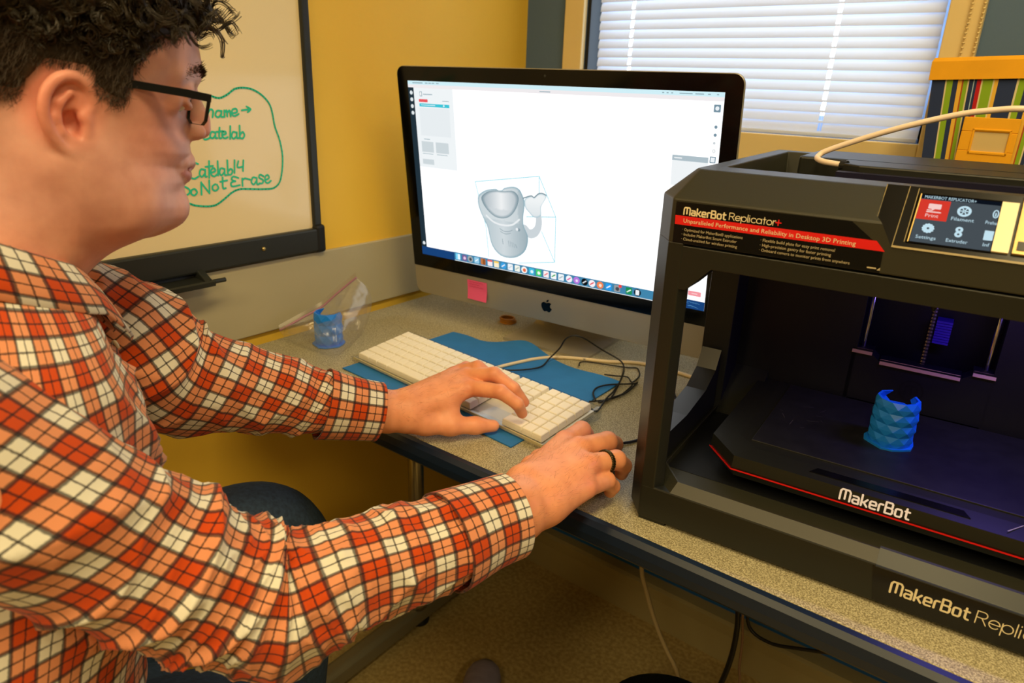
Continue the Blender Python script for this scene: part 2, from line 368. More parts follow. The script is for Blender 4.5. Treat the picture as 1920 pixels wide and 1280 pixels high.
for s in HW: m.stroke(spline(s,max(4,3*len(s))) if len(s)>2 else s,.0030,wf,.0005)
m.stroke(spline([(0.6428,1.1783),(0.6559,1.1754),(0.6702,1.1807),(0.6852,1.1899),(0.6996,1.1923),(0.7174,1.1901),(0.7349,1.1813),(0.7486,1.1672),(0.7536,1.1511),(0.7565,1.1283),(0.7641,1.105),(0.7676,1.078),(0.7643,1.0509),(0.7572,1.0307),(0.7443,1.0215),(0.7265,1.021),(0.7035,1.023),(0.6776,1.0252),(0.6626,1.0213),(0.6471,1.0119),(0.632,1.0036),(0.6179,1.0018),(0.5945,1.0053),(0.5741,1.0128),(0.52,1.022),(0.49,1.05),(0.485,1.1),(0.5,1.15),(0.55,1.172),(0.6,1.178)],90),.0032,wf,.0005)
m.build('handwriting',M_green,wb,world=True)

# ================================================================ DESK
M_lam=mat('speckled_grey_laminate',S(162,154,124),.42,speck=(620,S(122,113,86),S(200,192,160)))
M_edge=mat('navy_black_vinyl_edge',S(16,32,54),.36)
M_chrome=mat('brushed_steel',S(170,165,150),.28,metal=.9)
M_under=mat('navy_panel',S(34,104,190),.5)
desk=thing('desk','long grey speckled laminate desk with navy edge in the room corner','desk',(-.32,.615,0),R(1.0))
TH=.74
m=MB(); m.bb((-.80,.006,.708),(.95,.80,TH),bev=.0015); m.build('desktop',M_lam,desk)
m=MB(); pr=[(.006,.7392),(-.001,.7385),(-.006,.733),(-.0075,.722),(-.006,.711),(-.001,.7055),(.010,.7045),(.010,.7085)]
m.prism(pr,-.803,.953,'x'); m.prism([(-.80,.7392),(-.8055,.733),(-.8065,.722),(-.8045,.71),(-.80,.7055),(-.797,.7055),(-.797,.7392)],.0,.80,'y'); m.build('edge_band',M_edge,desk)
m=MB(); m.bb((-.74,.06,.690),(.9,.085,.7055)); m.bb((-.74,.06,.690),(-.71,.72,.7055)); m.build('under_frame',M_under,desk)
m=MB(); m.bb((-.74,.712,.095),(.9,.730,.7055),bev=.002); m.build('modesty_panel',M_under,desk)
def leg(x):
    m=MB(); m.smooth=True; m.tube([(x,.330,.045),(x,.330,.70)],.0175,20); m.tube([(x,.330,.05),(x,.330,.075)],.024,20); m.build('leg',M_chrome,desk)
    m=MB(); m.prism([(-.024,0.018),(.024,.018),(.021,.046),(.010,.054),(-.010,.054),(-.021,.046)],-.10,.62,'y',bev=.004)
    for i,v in enumerate(m.v): m.v[i]=(v[0]+x,v[1],v[2])
    m.build('foot_bar',mat('grey_steel_foot',S(140,134,110),.35,metal=.5),desk)
    for y in (-.07,.335,.585):
        m=MB(); m.lathe([(.022,0),(.024,.006),(.018,.018),(.008,.02),(.008,.026)],(x,y,0),16); m.build('glide',M_black,desk)
leg(-.650); leg(.78)

# ================================================================ ALL-IN-ONE COMPUTER
M_alu=mat('satin_aluminium',S(176,170,156),.38,metal=.55)
M_glass=mat('black_glass',S(4,5,6),.10,spec=.35)
E=lambda n,c,s=1: emis(n,S(*c),s)
pc=thing('desktop_computer','wide silver all-in-one computer showing a fish shaped mug on its white screen','computer',(-.7168,1.0327,TH),R(4.3))
tl=R(-6.45); sn,cs=math.sin(tl),math.cos(tl)
def pf(u,v,d=0): return (u, sn*v-cs*d, .0532+cs*v+sn*d)
def rrect(x0,y0,x1,y1,rb,rt,n=6):
    P=[]
    for cx,cy,a0,r in ((x1-rt,y1-rt,0,rt),(x0+rt,y1-rt,90,rt),(x0+rb,y0+rb,180,rb),(x1-rb,y0+rb,270,rb)):
        for k in range(n+1): P.append((cx+r*math.cos(R(a0+k*90/n)),cy+r*math.sin(R(a0+k*90/n))))
    return P
m=MB()
out=rrect(-.325,0,.325,.4484,.016,.016)
rings=[]
def ring(sc,d,dy=0): return [pf(.0+x*sc,.224+(y-.224)*sc+dy,d) for x,y in out]
rings=[ring(.994,0),ring(1,-.0012),ring(1,-.005),ring(.985,-.010),ring(.80,-.026),ring(.45,-.042),ring(.12,-.048)]
m.loft(rings); m.build('shell',M_alu,pc,smooth=False)
m=MB(); gl=rrect(-.3242,.0605,.3242,.4476,.0015,.015)
m.loft([[pf(x,y,.0002) for x,y in gl],[pf(x,y,.0010) for x,y in gl]]); bez=m.build('glass_bezel',M_glass,pc)
m=MB(); m.disc((0,.4378),.0022,pf,.0012,12); m.build('camera_dot',mat('camera_lens',S(40,44,48),.1),bez)
m=MB(); m.box((0,.055,.10),(.17,.0,.0)); 
m=MB()   # stand: plate on the desk curving up into the neck
pr=[(-.012,.0),(-.012,.005),(.10,.006),(.125,.012),(.130,.03),(.085,.19),(.045,.24),(.049,.245),(.092,.195),(.142,.032),(.15,.012),(.185,.005),(.187,0)]
m.prism(pr,-.092,.092,'x'); m.build('stand',M_alu,pc)
m=MB(); m.rect(-.2988,.0875,.2988,.4228,pf,.0013); scr=m.build('screen',E('screen_white',(250,251,251),1.28),pc)
def ui(name,col,fn,s=1):
    m=MB(); fn(m); return m.build(name,E('screen_'+name,col,s),scr)
ui('wallpaper',(24,66,122),lambda m:m.rect(-.2988,.0875,-.2142,.1045,pf,.0016))
ui('wallpaper',(24,66,122),lambda m:m.rect(.2165,.0875,.2988,.1028,pf,.0016))
def waves(m):
    rnd=random.Random(4)
    for k in range(14):
        x=.225+rnd.random()*.06; y=.090+rnd.random()*.010
        m.stroke([(x,y),(x+.005,y+.0012),(x+.011,y-.0006)],.0007,pf,.0018)
ui('sea_waves',(74,128,176),waves)
ui('dock',(66,134,172),lambda m:m.rect(-.2142,.0885,.2165,.1050,pf,.0017))
ui('menu_bar',(208,240,248),lambda m:m.rect(-.2988,.4165,.2988,.4228,pf,.0017))
ui('title_bar',(240,236,238),lambda m:m.rect(-.2988,.4105,.2988,.4165,pf,.0017))
ui('tool_strip',(34,50,60),lambda m:m.rect(-.2988,.1045,-.2855,.4112,pf,.0019))
ui('side_panel',(240,245,247),lambda m:m.rect(-.2855,.2665,-.1935,.4105,pf,.0016))
ui('list_area',(232,238,241),lambda m:m.rect(-.2755,.326,-.2035,.376,pf,.0018))
for v in (.402,.390,.378,.366,.112): ui('tool_icon',(226,232,234),lambda m:m.disc((-.2917,v),.0036,pf,.0022,12))
ui('red_button',(235,88,94),lambda m:m.rect(-.2748,.3862,-.2535,.3913,pf,.0019,.001))
ui('selected_row',(62,198,216),lambda m:m.rect(-.2740,.3782,-.2030,.3838,pf,.0019))
ui('row_marker',(226,244,250),lambda m:(m.disc((-.2158,.3812),.0019,pf,.0021,10),m.rect(-.270,.3806,-.236,.3817,pf,.0021)))
ui('thumbnail',(206,216,220),lambda m:(m.rect(-.2765,.2955,-.2475,.3152,pf,.0018),m.rect(-.2418,.2955,-.2111,.3152,pf,.0018),m.rect(-.2768,.2725,-.2490,.2822,pf,.0018)))
def lines(m):
    m.rect(-.2720,.4048,-.2660,.3962,pf,.0018)
    m.stroke([(-.2630,.4000),(-.2420,.4000)],.0014,pf,.0019); m.stroke([(-.2690,.3195),(-.2555,.3195)],.0012,pf,.0019)
    for a,b,v in ((-.2748,-.2500,.2925),(-.2400,-.2150,.2925),(-.2180,-.2040,.3895)): m.stroke([(a,v),(b,v)],.0010,pf,.0019)
    m.stroke([(-.2865,.4195),(-.2630,.4195)],.0018,pf,.0019)
    for a in (-.2560,-.2480,-.2400,-.2300): m.stroke([(a,.4195),(a+.005,.4195)],.0016,pf,.0019)
    m.stroke([(-.010,.4134),(.010,.4134)],.0014,pf,.0019)
    for a,b in ((.232,.251),(.256,.268),(.275,.278),(.288,.290),(.205,.207),(.212,.214),(.219,.221)): m.stroke([(a,.4195),(b,.4195)],.0014,pf,.0019)
ui('menu_text',(148,172,182),lines)['kind']='stuff'
ui('window_mark',(252,252,252),lambda m:m.rect(-.2708,.4036,-.2672,.3974,pf,.0021))
def rtools(m):
    m.rect(.2848,.3955,.2950,.4060,pf,.0018,.001); m.rect(.2855,.3235,.2945,.3330,pf,.0018,.001)
    for v in (.375,.3637): m.disc((.2903,v),.0024,pf,.0018,10)
ui('view_button',(120,146,162),rtools)
ui('view_button_face',(236,242,246),lambda m:(m.disc((.2899,.4008),.0030,pf,.0020,12),m.rect(.2868,.3248,.2932,.3317,pf,.0020)))
ui('view_ring',(205,212,216),lambda m:(m.disc((.2900,.3523),.0020,pf,.0018,10),m.disc((.2904,.3409),.0028,pf,.0018,10)))
ui('view_ring_core',(250,250,250),lambda m:m.disc((.2904,.3409),.0019,pf,.0020,10))
ui('info_header',(176,192,200),lambda m:m.rect(.2270,.3230,.2835,.3310,pf,.0018))
ui('info_panel',(240,244,246),lambda m:m.rect(.2270,.285,.2835,.3230,pf,.0017))
ui('info_text',(236,240,242),lambda m:m.stroke([(.2310,.3270),(.2420,.3270)],.002,pf,.0020))
ui('print_button',(246,152,160),lambda m:m.rect(.2700,.1105,.2915,.1185,pf,.0018,.0012))
ui('print_button_text',(250,205,208),lambda m:m.stroke([(.2765,.1145),(.2850,.1145)],.0018,pf,.0020))
ui('axis_mark',(214,220,224),lambda m:(m.stroke([(-.2660,.1345),(-.2655,.1250),(-.2595,.1235)],.0010,pf,.0018)))
# dock icons
ic=[(-.2051,(120,214,250)),(-.1891,(120,96,150)),(-.1746,(160,168,172)),(-.1589,(150,205,235)),(-.1435,(196,120,66)),(-.1269,(250,236,238)),(-.1118,(252,240,206)),(-.0956,(60,160,226)),(-.0796,(240,246,250)),(-.0638,(246,246,236)),(-.0482,(252,250,246)),(-.0316,(60,190,226)),(-.0164,(70,206,110)),(-.0002,(252,240,240)),(.0158,(250,250,250)),(.0315,(240,246,250)),(.0482,(246,246,252)),(.0635,(184,120,222)),(.0798,(16,20,24)),(.0947,(250,242,246)),(.1106,(244,132,80)),(.1272,(40,156,240)),(.1436,(150,156,162)),(.1658,(30,142,84)),(.1817,(20,30,44))]
rnd_=(2,10,16,17,18,19,20,24,7)
marks={1:((236,200,226),'d',.5),2:((70,74,78),'d',.5),5:((240,90,84),'t',0),6:((250,206,90),'t',0),7:((236,244,250),'s',0),9:((180,200,190),'s',0),10:((238,112,70),'d',.55),12:((236,252,240),'d',.5),13:((240,120,130),'s',0),14:((60,170,90),'s',0),15:((176,190,198),'s',0),16:((232,96,160),'s',0),17:((240,220,250),'d',.4),18:((220,226,230),'s',0),19:((232,60,80),'s',0),20:((252,228,206),'d',.45),21:((240,248,252),'s',0),22:((70,78,86),'d',.55),23:((220,244,230),'s',0),24:((240,244,248),'r',0),0:((240,250,255),'h',0),4:((150,84,40),'h',0),11:((226,246,252),'d',.5),3:((240,250,255),'s',0),8:((206,214,222),'s',0)}
for i,(u,c) in enumerate(ic):
    m=MB(); v=.0968
    if i in rnd_: m.disc((u,v),.0066,pf,.0020,16)
    else: m.rect(u-.0058,v-.0062,u+.0058,v+.0062,pf,.0020,.0015)
    m.mat=1; c2,k,s_=marks[i]
    if k=='d': m.disc((u+.0006,v-.0004),.0066*s_,pf,.0023,12)
    elif k=='t': m.rect(u-.0058,v+.0028,u+.0058,v+.0062,pf,.0023)
    elif k=='s': m.stroke([(u-.0030,v-.0020),(u+.0030,v+.0022)],.0022,pf,.0023)
    elif k=='h': m.rect(u-.0004,v-.0055,u+.0052,v+.0055,pf,.0023)
    elif k=='r': m.rect(u-.0034,v-.0046,u+.0034,v+.0046,pf,.0023,.001)
    if i==22: m.mat=2; m.disc((u+.0058,v+.0054),.0032,pf,.0025,10)
    m.build('dock_icon',[E('icon_%d'%i,c),E('icon_mark_%d'%i,c2)]+([E('badge',(240,70,70))] if i==22 else []),scr)
# the fish-shaped mug model on the screen: flat picture of quads with its own picture colours
mc=bpy.data.materials.new('mug_picture'); mc.use_nodes=True; N=mc.node_tree.nodes; N.clear()
at=N.new('ShaderNodeVertexColor'); at.layer_name='picture'; em=N.new('ShaderNodeEmission'); ou=N.new('ShaderNodeOutputMaterial')
mc.node_tree.links.new(at.outputs[0],em.inputs[0]); mc.node_tree.links.new(em.outputs[0],ou.inputs[0])
def pict(name,polys):
    V=[];F=[];C=[]
    for outl,cen,fn,off,nr in polys:
        o_=spline(outl,90,True); n0=len(V)
        for k in range(nr+1):
            t=k/nr
            for x,y in o_:
                px,py=cen[0]+(x-cen[0])*t,cen[1]+(y-cen[1])*t
                V.append(pf(px,py,off)); C.append(S(*fn(px,py,t)))
        for k in range(nr):
            for j in range(90):
                F.append((n0+k*90+j,n0+k*90+(j+1)%90,n0+(k+1)*90+(j+1)%90,n0+(k+1)*90+j))
    m=MB(); m.add(V,F); o=m.build(name,mc,scr,recalc=False)
    ca=o.data.color_attributes.new('picture','FLOAT_COLOR','POINT')
    ca.data.foreach_set('color',[c for q in C for c in q]); return o
lerp=lambda a,b,t:tuple(a[i]+(b[i]-a[i])*min(1,max(0,t)) for i in range(3))
def mb_col(x,y,t):
    k=(x+.137)/.098                              # left to right round the cup
    c=lerp((184,200,206),(210,219,223),min(1,k*2.2)) if k<.45 else lerp((210,219,223),(158,176,184),(k-.45)*1.8)
    if y>.185: c=lerp(c,(226,232,234),.5 if k<.8 else .1)
    if t>.93: c=lerp(c,(112,160,178),.65)
    return c
def mm_col(x,y,t):
    k=abs((x+.095)/.042); c=lerp((240,242,243),(164,178,186),k*.9)
    if y<.206: c=lerp(c,(206,214,218),.7)
    if t>.82: c=lerp(c,(104,132,144),(t-.82)*4.5)
    return c
def mh_col(x,y,t):
    c=lerp((216,224,228),(240,244,245),(y-.19)*25) if y>.19 else lerp((206,214,219),(166,182,190),(.19-y)*20*(1 if x<-.02 else .2))
    if t>.9: c=lerp(c,(120,170,188),.55)
    return c
body=[(-.1475,.2242),(-.1397,.2318),(-.1267,.2384),(-.1068,.2427),(-.1016,.2404),(-.0928,.2414),(-.0883,.2455),(-.0734,.2499),(-.0631,.2503),(-.0547,.247),(-.0498,.2404),(-.045,.2296),(-.0445,.2167),(-.0475,.1989),(-.0470,.1812),(-.0389,.1647),(-.0392,.1489),(-.0457,.1335),(-.0583,.1222),(-.0727,.116),(-.0872,.1143),(-.1017,.1166),(-.1142,.1256),(-.1227,.1399),(-.1287,.1669),(-.1354,.1798),(-.1437,.1954),(-.1484,.2099)]
mouth=[(-.1393,.2244),(-.125,.2352),(-.1068,.2396),(-.0963,.2398),(-.0874,.2404),(-.0684,.2425),(-.0584,.236),(-.057,.2253),(-.0644,.2084),(-.0771,.195),(-.0932,.1892),(-.1111,.1906),(-.1269,.2005),(-.1372,.2128)]
tail=[(-.0442,.2297),(-.0348,.2364),(-.0281,.2379),(-.0232,.2357),(-.0148,.2429),(-.0066,.2453),(.0023,.2428),(-.0018,.2332),(-.0093,.221),(-.0104,.2050),(-.024,.2000),(-.0354,.2078),(-.0436,.2168)]
hook=[(-.0213,.2040),(-.0100,.2040),(-.0072,.1927),(-.0099,.1778),(-.0193,.1661),(-.0365,.1568),(-.0388,.1677),(-.0481,.1768),(-.0478,.1886),(-.0411,.1807),(-.0326,.1775),(-.0258,.1814),(-.0213,.1937)]
V=[]
pict('mug_picture',[(tail,(-.0240,.2200),mh_col,.0020,6),(body,(-.090,.185),mb_col,.0022,14),(mouth,(-.098,.218),mm_col,.0024,10)])
m=MB(); hk=spline([(-.0155,.206,.0060),(-.0145,.193,.0065),(-.0175,.180,.0072),(-.0260,.1705,.0082),(-.0370,.1690,.0080),(-.0450,.1790,.0050)],24)
for a,b in zip(hk[:-1],hk[1:]): m.stroke([(a[0],a[1]),(b[0],b[1])],2*a[2],pf,.0019)
m.build('mug_handle',E('screen_mug_handle',(204,213,218)),scr)
ui('mug_lines',(132,152,162),lambda m:(m.stroke(spline([(-.1000,.1690),(-.0910,.1652),(-.0800,.1662),(-.0720,.1700)],10),.0010,pf,.0027),m.stroke(spline([(-.0990,.1640),(-.0880,.1605),(-.0760,.1635)],8),.0009,pf,.0027),
   m.stroke([(-.0950,.1500),(-.0940,.1400)],.0010,pf,.0027),m.stroke([(-.0660,.1440),(-.0630,.1370)],.0010,pf,.0027),[m.stroke([(-.0820+.004*k,.1490-.001*k),(-.0800+.004*k,.1370)],.0007,pf,.0027) for k in range(4)],m.disc((-.0575,.1725),.0030,pf,.0027,10),m.stroke(spline([(-.047,.232),(-.0348,.2370),(-.0281,.2385),(-.0232,.2362),(-.0148,.2435),(-.0066,.2456),(.0010,.2430)],16),.0022,pf,.0027)))
ui('mug_shine',(236,240,242),lambda m:(m.stroke(spline([(-.1300,.1900),(-.1140,.1800),(-.0930,.1765),(-.0720,.1800),(-.0560,.1920)],18),.0034,pf,.0027),m.disc((-.0615,.1730),.0028,pf,.0029,10)))
def cube(m):
    for a,b in (((-.153,.2507),(-.0128,.2743)),((-.0128,.2743),(.0205,.2064)),((-.0128,.2743),(-.0140,.2050)),((.0205,.2064),(.0181,.1231)),((.0181,.1231),(-.060,.1080)),((.0205,.2064),(-.041,.1990)),((-.153,.2507),(-.1330,.1700)),((-.1330,.1700),(-.1290,.1085)),((.0181,.1231),(-.0090,.1760))): m.stroke([a,b],.0014,pf,.0018)
ui('bounding_cube',(150,216,230),cube)
# emblem on the chin
def apple(m):
    sc=.0245; ox,oy=-.0007,.0215
    P=[(.5,.72),(.42,.745),(.30,.775),(.16,.74),(.05,.62),(.03,.45),(.07,.27),(.17,.10),(.27,.01),(.36,.005),(.44,.04),(.52,.05),(.60,.03),(.68,.0),(.78,.03),(.88,.15),(.95,.29),(.86,.36),(.80,.46),(.81,.57),(.86,.65),(.91,.69),(.83,.76),(.72,.785),(.60,.755)]
    P=spline(P,70,True); m.poly([pf(ox+(x-.5)*sc,oy+y*sc,.0006) for x,y in P])
    Lf=spline([(.50,.80),(.49,.88),(.55,.97),(.68,1.02),(.69,.93),(.62,.84)],24,True); m.poly([pf(ox+(x-.5)*sc,oy+y*sc,.0006) for x,y in Lf])
m=MB(); apple(m); m.build('emblem',M_glass,pc,label='black fruit emblem')
# pink note stuck to the chin
M_pink=mat('pink_paper',S(246,96,150),.7)
nq=Matrix.Translation(pc.location)@Matrix.Rotation(R(4.3),4,'Z')
nt_=thing('sticky_note','bright pink sticky note on the silver chin of the computer','note',nq@Vector(pf(-.162,.048,.001)),R(4.3))
V=[];F=[]
for i in range(13):
    t=i/12
    for j in range(9):
        s_=j/8; v=.0525-.040*t; d=.0008+(.0065*max(0,t-.45)**1.3*(1+.5*s_)); u=-.1865+.0005*t+(.0485-.001*t)*s_
        V.append(nq@Vector(pf(u,v-.0015*s_*0,d)))
for i in range(12):
    for j in range(8): F.append((i*9+j,(i+1)*9+j,(i+1)*9+j+1,i*9+j+1))
m=MB(); m.smooth=True; m.add(V,F); m.build('paper',M_pink,nt_,world=True)
m=MB(); nf=lambda u,v,d:nq@Vector(pf(u,v,.0013+d))
for k,(a,b) in enumerate(((-.182,-.148),(-.182,-.155),(-.1815,-.147))):
    pts=[(a+(b-a)*q/14,.0490-.0048*k+.0011*math.sin(q*2.1+k)) for q in range(15)]
    m.stroke(pts,.0006,nf,.0001)
m.build('pen_writing',mat('faded_pen',S(200,50,104),.7),nt_,world=True)

# ================================================================ FOAM SHEET, KEYBOARD, MOUSE
M_foam=mat('blue_craft_foam',S(38,116,186),.75,noise_=(30,.05),bump=(300,.1,.0006))
Bk=spline([(-.905,.975),(-.87,.979),(-.826,.975),(-.790,.988),(-.752,1.012),(-.696,1.000),(-.651,.987),(-.588,.976),(-.5215,.980)],41)
Fr=spline([(-.915,.705),(-.80,.699),(-.70,.693),(-.60,.687),(-.5225,.6815)],41)
V=[];F=[];nj=17
for lay in (0,1):
    for i in range(41):
        for j in range(nj):
            t=j/(nj-1); p=Fr[i]*(1-t)+Bk[i]*t
            wv=.0105*max(0,(t-.66)/.34)**2*max(0,math.exp(-((p[0]+.745)/.05)**2))+.006*max(0,(t-.68)/.32)**2*math.exp(-((p[0]+.56)/.05)**2)
            V.append((p[0],p[1],TH+.0004+wv+(.0020 if lay else 0)))
n1=41*nj
for i in range(40):
    for j in range(nj-1):
        a=i*nj+j; F.append((a,a+1,a+nj+1,a+nj)); a+=n1; F.append((a,a+nj,a+nj+1,a+1))
bd=[i*nj for i in range(41)]+[40*nj+j for j in range(1,nj)]+[i*nj+nj-1 for i in range(39,-1,-1)]+[j for j in range(nj-2,0,-1)]
for a,b in zip(bd,bd[1:]+bd[:1]): F.append((a,b,b+n1,a+n1))
m=MB(); m.smooth=False; m.add(V,F); tag(m.build('foam_sheet',M_foam),'thin blue foam sheet lying under the white keyboard','sheet')

M_key=mat('white_key_plastic',S(244,238,222),.42)
M_acr=film('clear_acrylic',(.93,.95,.97,1),.10,.12)
M_kbase=mat('pearl_keyboard_base',S(238,232,214),.4)
kb=thing('keyboard','full size white keyboard in a clear plastic tray on the blue foam','keyboard',(-.9206,.7468,TH+.0022),R(-4.6))
U=.0191; sl=math.atan2(.015,.118)
kr=Matrix.Rotation(sl,3,'X')
m=MB(); m.box((.2150,.057,.0062),(.434,.120,.005),rot=kr); m.build('key_bed',M_kbase,kb)
m=MB()
def shell_box(x0,y0,x1,y1):
    zf,zb=.004,.017
    ring=lambda k,z0,z1:[(x0-k,y0-k,z0),(x1+k,y0-k,z0),(x1+k,y1+k,z1),(x0-k,y1+k,z1)]
    m.loft([ring(0,.0028,.0028),ring(.002,.007,.021),ring(.0,.0085,.0235),ring(-.004,.0085,.0235),ring(-.005,.004,.010)],caps=True)
shell_box(-.0085,-.0085,.4385,.1240); m.build('clear_tray',M_acr,kb)
m=MB(); m.bb((-.007,-.0080,.003),(.437,-.0055,.0070)); m.build('front_strip',mat('tan_tray_edge',S(206,190,140),.4),kb)
keys={}
def key(x,y,wu):
    """x,y in key units from the front left; wu wide"""
    k=round(wu,2)
    if k not in keys:
        b=MB(); wd=wu*U-.0004; dp=U-.0004; h=.0100; tp=.0011
        r0=[(0,0,0),(wd,0,0),(wd,dp,0),(0,dp,0)]; r1=[(.0006,.0006,h*.55),(wd-.0006,.0006,h*.55),(wd-.0006,dp-.0004,h*.55),(.0006,dp-.0004,h*.55)]
        r2=[(tp,tp+.0003,h-.0008),(wd-tp,tp+.0003,h-.0008),(wd-tp,dp-tp*.6,h-.0008),(tp,dp-tp*.6,h-.0008)]
        r3=[(tp+.0009,tp+.0014,h),(wd-tp-.0009,tp+.0014,h),(wd-tp-.0009,dp-tp,h),(tp+.0009,dp-tp,h)]
        b.loft([r0,r1,r2,r3]); o=b.build('key',M_key,kb); keys[k]=o
    else:
        o=copyobj(keys[k],kb)
    o.rotation_euler=(sl,0,0)
    p=kr@Vector((x*U,y*U,.0052)); o.location=p
    return o
rows=[[1.5,1.25,1.5,6.5,1.5,1.25,1.5],[2.25]+[1]*10+[2.75],[1.75]+[1]*11+[2.25],[1.5]+[1]*12+[1.5],[1]*13+[2],[1]*15]
for r_,ws in enumerate(rows):
    x=0
    for w_ in ws: key(x,r_,w_); x+=w_
for r_ in (3,4,5):
    for c_ in range(3): key(15.25+c_,r_,1)
for r_,ws in enumerate([[2,1,1],[1,1,1,1],[1,1,1,1],[1,1,1,1],[1,1,1,1],[1,1,1,1]]):
    x=18.5
    for w_ in ws: key(x,r_,w_); x+=w_

M_mouse=mat('black_mouse_plastic',S(20,21,24),.35)
ms=thing('mouse','black wired mouse under the hand wearing the ring','mouse',(-.402,.672,TH),R(-4))
m=MB(); m.smooth=True; rg=[]
for k,(y,hw,h) in enumerate([(-.052,.010,.008),(-.050,.020,.016),(-.042,.027,.024),(-.02,.030,.031),(.005,.0295,.031),(.03,.0285,.026),(.045,.025,.019),(.052,.017,.012),(.054,.008,.007)]):
    rg.append([(hw*math.cos(PI*q/12),y,.001+h*math.sin(PI*q/12)**.7) for q in range(13)]+[(-hw*.98+hw*1.96*q/6,y,.001) for q in range(1,6)])
m.loft(rg); m.build('mouse_body',M_mouse,ms)
m=MB(); m.smooth=True; cb_=spline([(-.398,.725,.748),(-.402,.765,.745),(-.4105,.7911,.7435),(-.4031,.8084,.7428),(-.3873,.8509,.7428),(-.3800,.8915,.7428),(-.3817,.909,.7428),(-.3993,.9528,.7428),(-.4253,.9909,.7428),(-.4504,1.026,.7428),(-.492,1.062,.7460),(-.515,1.085,.7510),(-.53,1.115,.7470),(-.54,1.20,.7428)],70)
m.tube(cb_,.0021,8); m.build('mouse_cable',mat('navy_cable',S(20,22,40),.5),ms,world=True)

# ================================================================ CABLES ON THE DESK
M_wc=mat('ivory_cable',S(232,212,176),.45); M_bc=mat('black_cable',S(20,20,20),.5)
m=MB(); m.smooth=True
m.tube(spline([(-.7175,.868,.7455),(-.7121,.8997,.7452),(-.7022,.9332,.7452),(-.6904,.9657,.7452),(-.6715,.9981,.7440),(-.6411,1.0233,.7432),(-.5891,1.0508,.7432),(-.5416,1.0849,.7432),(-.4756,1.0917,.7432),(-.439,1.0897,.7432),(-.3997,1.0854,.7432),(-.33,1.10,.7432)],80),.0031,10)
tag(m.build('keyboard_cable',M_wc),'thick ivory cable running from the keyboard back past the computer stand','cable')
z_=.7428
A=spline([(-.70,.872,.750),(-.6791,.8949,.7475),(-.6592,.9355,.7470),(-.6640,.9700,.752),(-.6534,.9849,.770),(-.6424,.9853,.790),(-.6279,.9881,.800),(-.6138,1.0016,.795),(-.5945,1.0333,.770),(-.5643,1.0504,.752),(-.5443,1.0302,.747),(-.5252,.9867,.746),(-.4995,.9106,.746),(-.5060,.8840,.745)],90)
m=MB(); m.smooth=True; m.tube(A,.00145,8)
m.tube(spline([(-.5060,.884,.745),(-.5007,.9107,.745),(-.4925,.9446,.745),(-.4976,.9839,.744),(-.5022,1.0025,.743),(-.4997,.9876,.746),(-.5256,.9522,.748),(-.5352,.9267,.748),(-.5295,.9051,.747),(-.5120,.8850,.746)],70),.00145,8)
m.tube(spline([(-.5055,.8613,z_),(-.4978,.8578,z_),(-.4935,.8626,z_),(-.5015,.8997,.748),(-.5072,.931,.748),(-.5217,.9786,.748),(-.5443,1.0302,.745)],50),.00145,8)
tag(m.build('black_cable',M_bc),'thin black cable looping up and bundled beside the printer post','cable')
m=MB(); m.smooth=True
m.tube(spline([(-.6142,.9925,.7455),(-.6242,1.0127,.7432),(-.6101,1.0227,.744),(-.5518,1.0481,.7432),(-.5359,1.0598,z_),(-.5238,1.0489,z_),(-.5126,1.0285,z_),(-.5086,.9966,.7432),(-.5237,1.006,.7455),(-.5392,.9916,.7475),(-.5568,.9841,.7475)],90),.0013,8)
m.tube(spline([(-.5086,.9966,.7432),(-.5014,.9803,z_),(-.4966,.9355,z_),(-.5031,.9085,z_),(-.516,.8838,.744),(-.5205,.879,.744)],40),.0013,8)
tag(m.build('adapter_cable',M_bc),'thin black cable lying flat across the blue foam corner','cable')
m=MB(); m.smooth=True; m.tube(spline([(-.60,1.30,z_),(-.52,1.26,z_),(-.46,1.235,z_),(-.41,1.205,z_),(-.36,1.17,z_),(-.28,1.17,z_)],40),.0030,8)
tag(m.build('power_cable',M_wc),'ivory power cable behind the computer chin','cable')
# under the desk
def hang(name,P,r,mt,label):
    m=MB(); m.smooth=True; m.tube(spline(P,40),r,8); tag(m.build(name,mt),label,'cable')
hang('hanging_cable',[(-.432,.98,.700),(-.430,.982,.60),(-.438,.985,.50),(-.4485,.99,.40),(-.4365,1,.339),(-.413,1,.285),(-.386,1,.239),(-.359,1,.201),(-.33,1.0,.12),(-.31,1.0,.006),(-.22,1.05,.004)],.0042,mat('tan_cable',S(170,150,110),.5),'pale cable hanging below the desk to the floor')  # cable in a plain tan tone
hang('drop_cable',[(-.268,1.0,.700),(-.270,1.0,.46),(-.270,1.0,.401),(-.266,1.0,.355),(-.267,1.0,.296),(-.276,1.0,.229),(-.30,1.0,.10),(-.31,1.02,.006),(-.20,1.1,.004)],.0048,M_bc,'thick black cable dropping straight below the desk')
hang('thin_cable',[(-.258,1.0,.700),(-.262,1.0,.46),(-.262,1.0,.399),(-.254,1.0,.339),(-.251,1.0,.282),(-.245,1.0,.244),(-.24,1.0,.10),(-.23,1.01,.004)],.0024,mat('brown_cable',S(120,92,70),.5),'thin brownish cable hanging beside the thick black cable')
hang('side_cable',[(-.262,1.012,.44),(-.252,1.012,.365),(-.213,1.005,.356),(-.164,1.0,.377),(-.102,1.0,.404),(-.02,1.0,.44),(.05,1.02,.60),(.06,1.02,.700)],.0030,M_bc,'black cable swagging sideways below the desk')
m=MB(); m.smooth=True; bc=(-.285,.795,0)
m.lathe([(.08,0),(.083,.004),(.102,.27),(.105,.292),(.1055,.298),(.102,.300),(.08,.306),(.04,.310),(.002,.311)],bc,40)
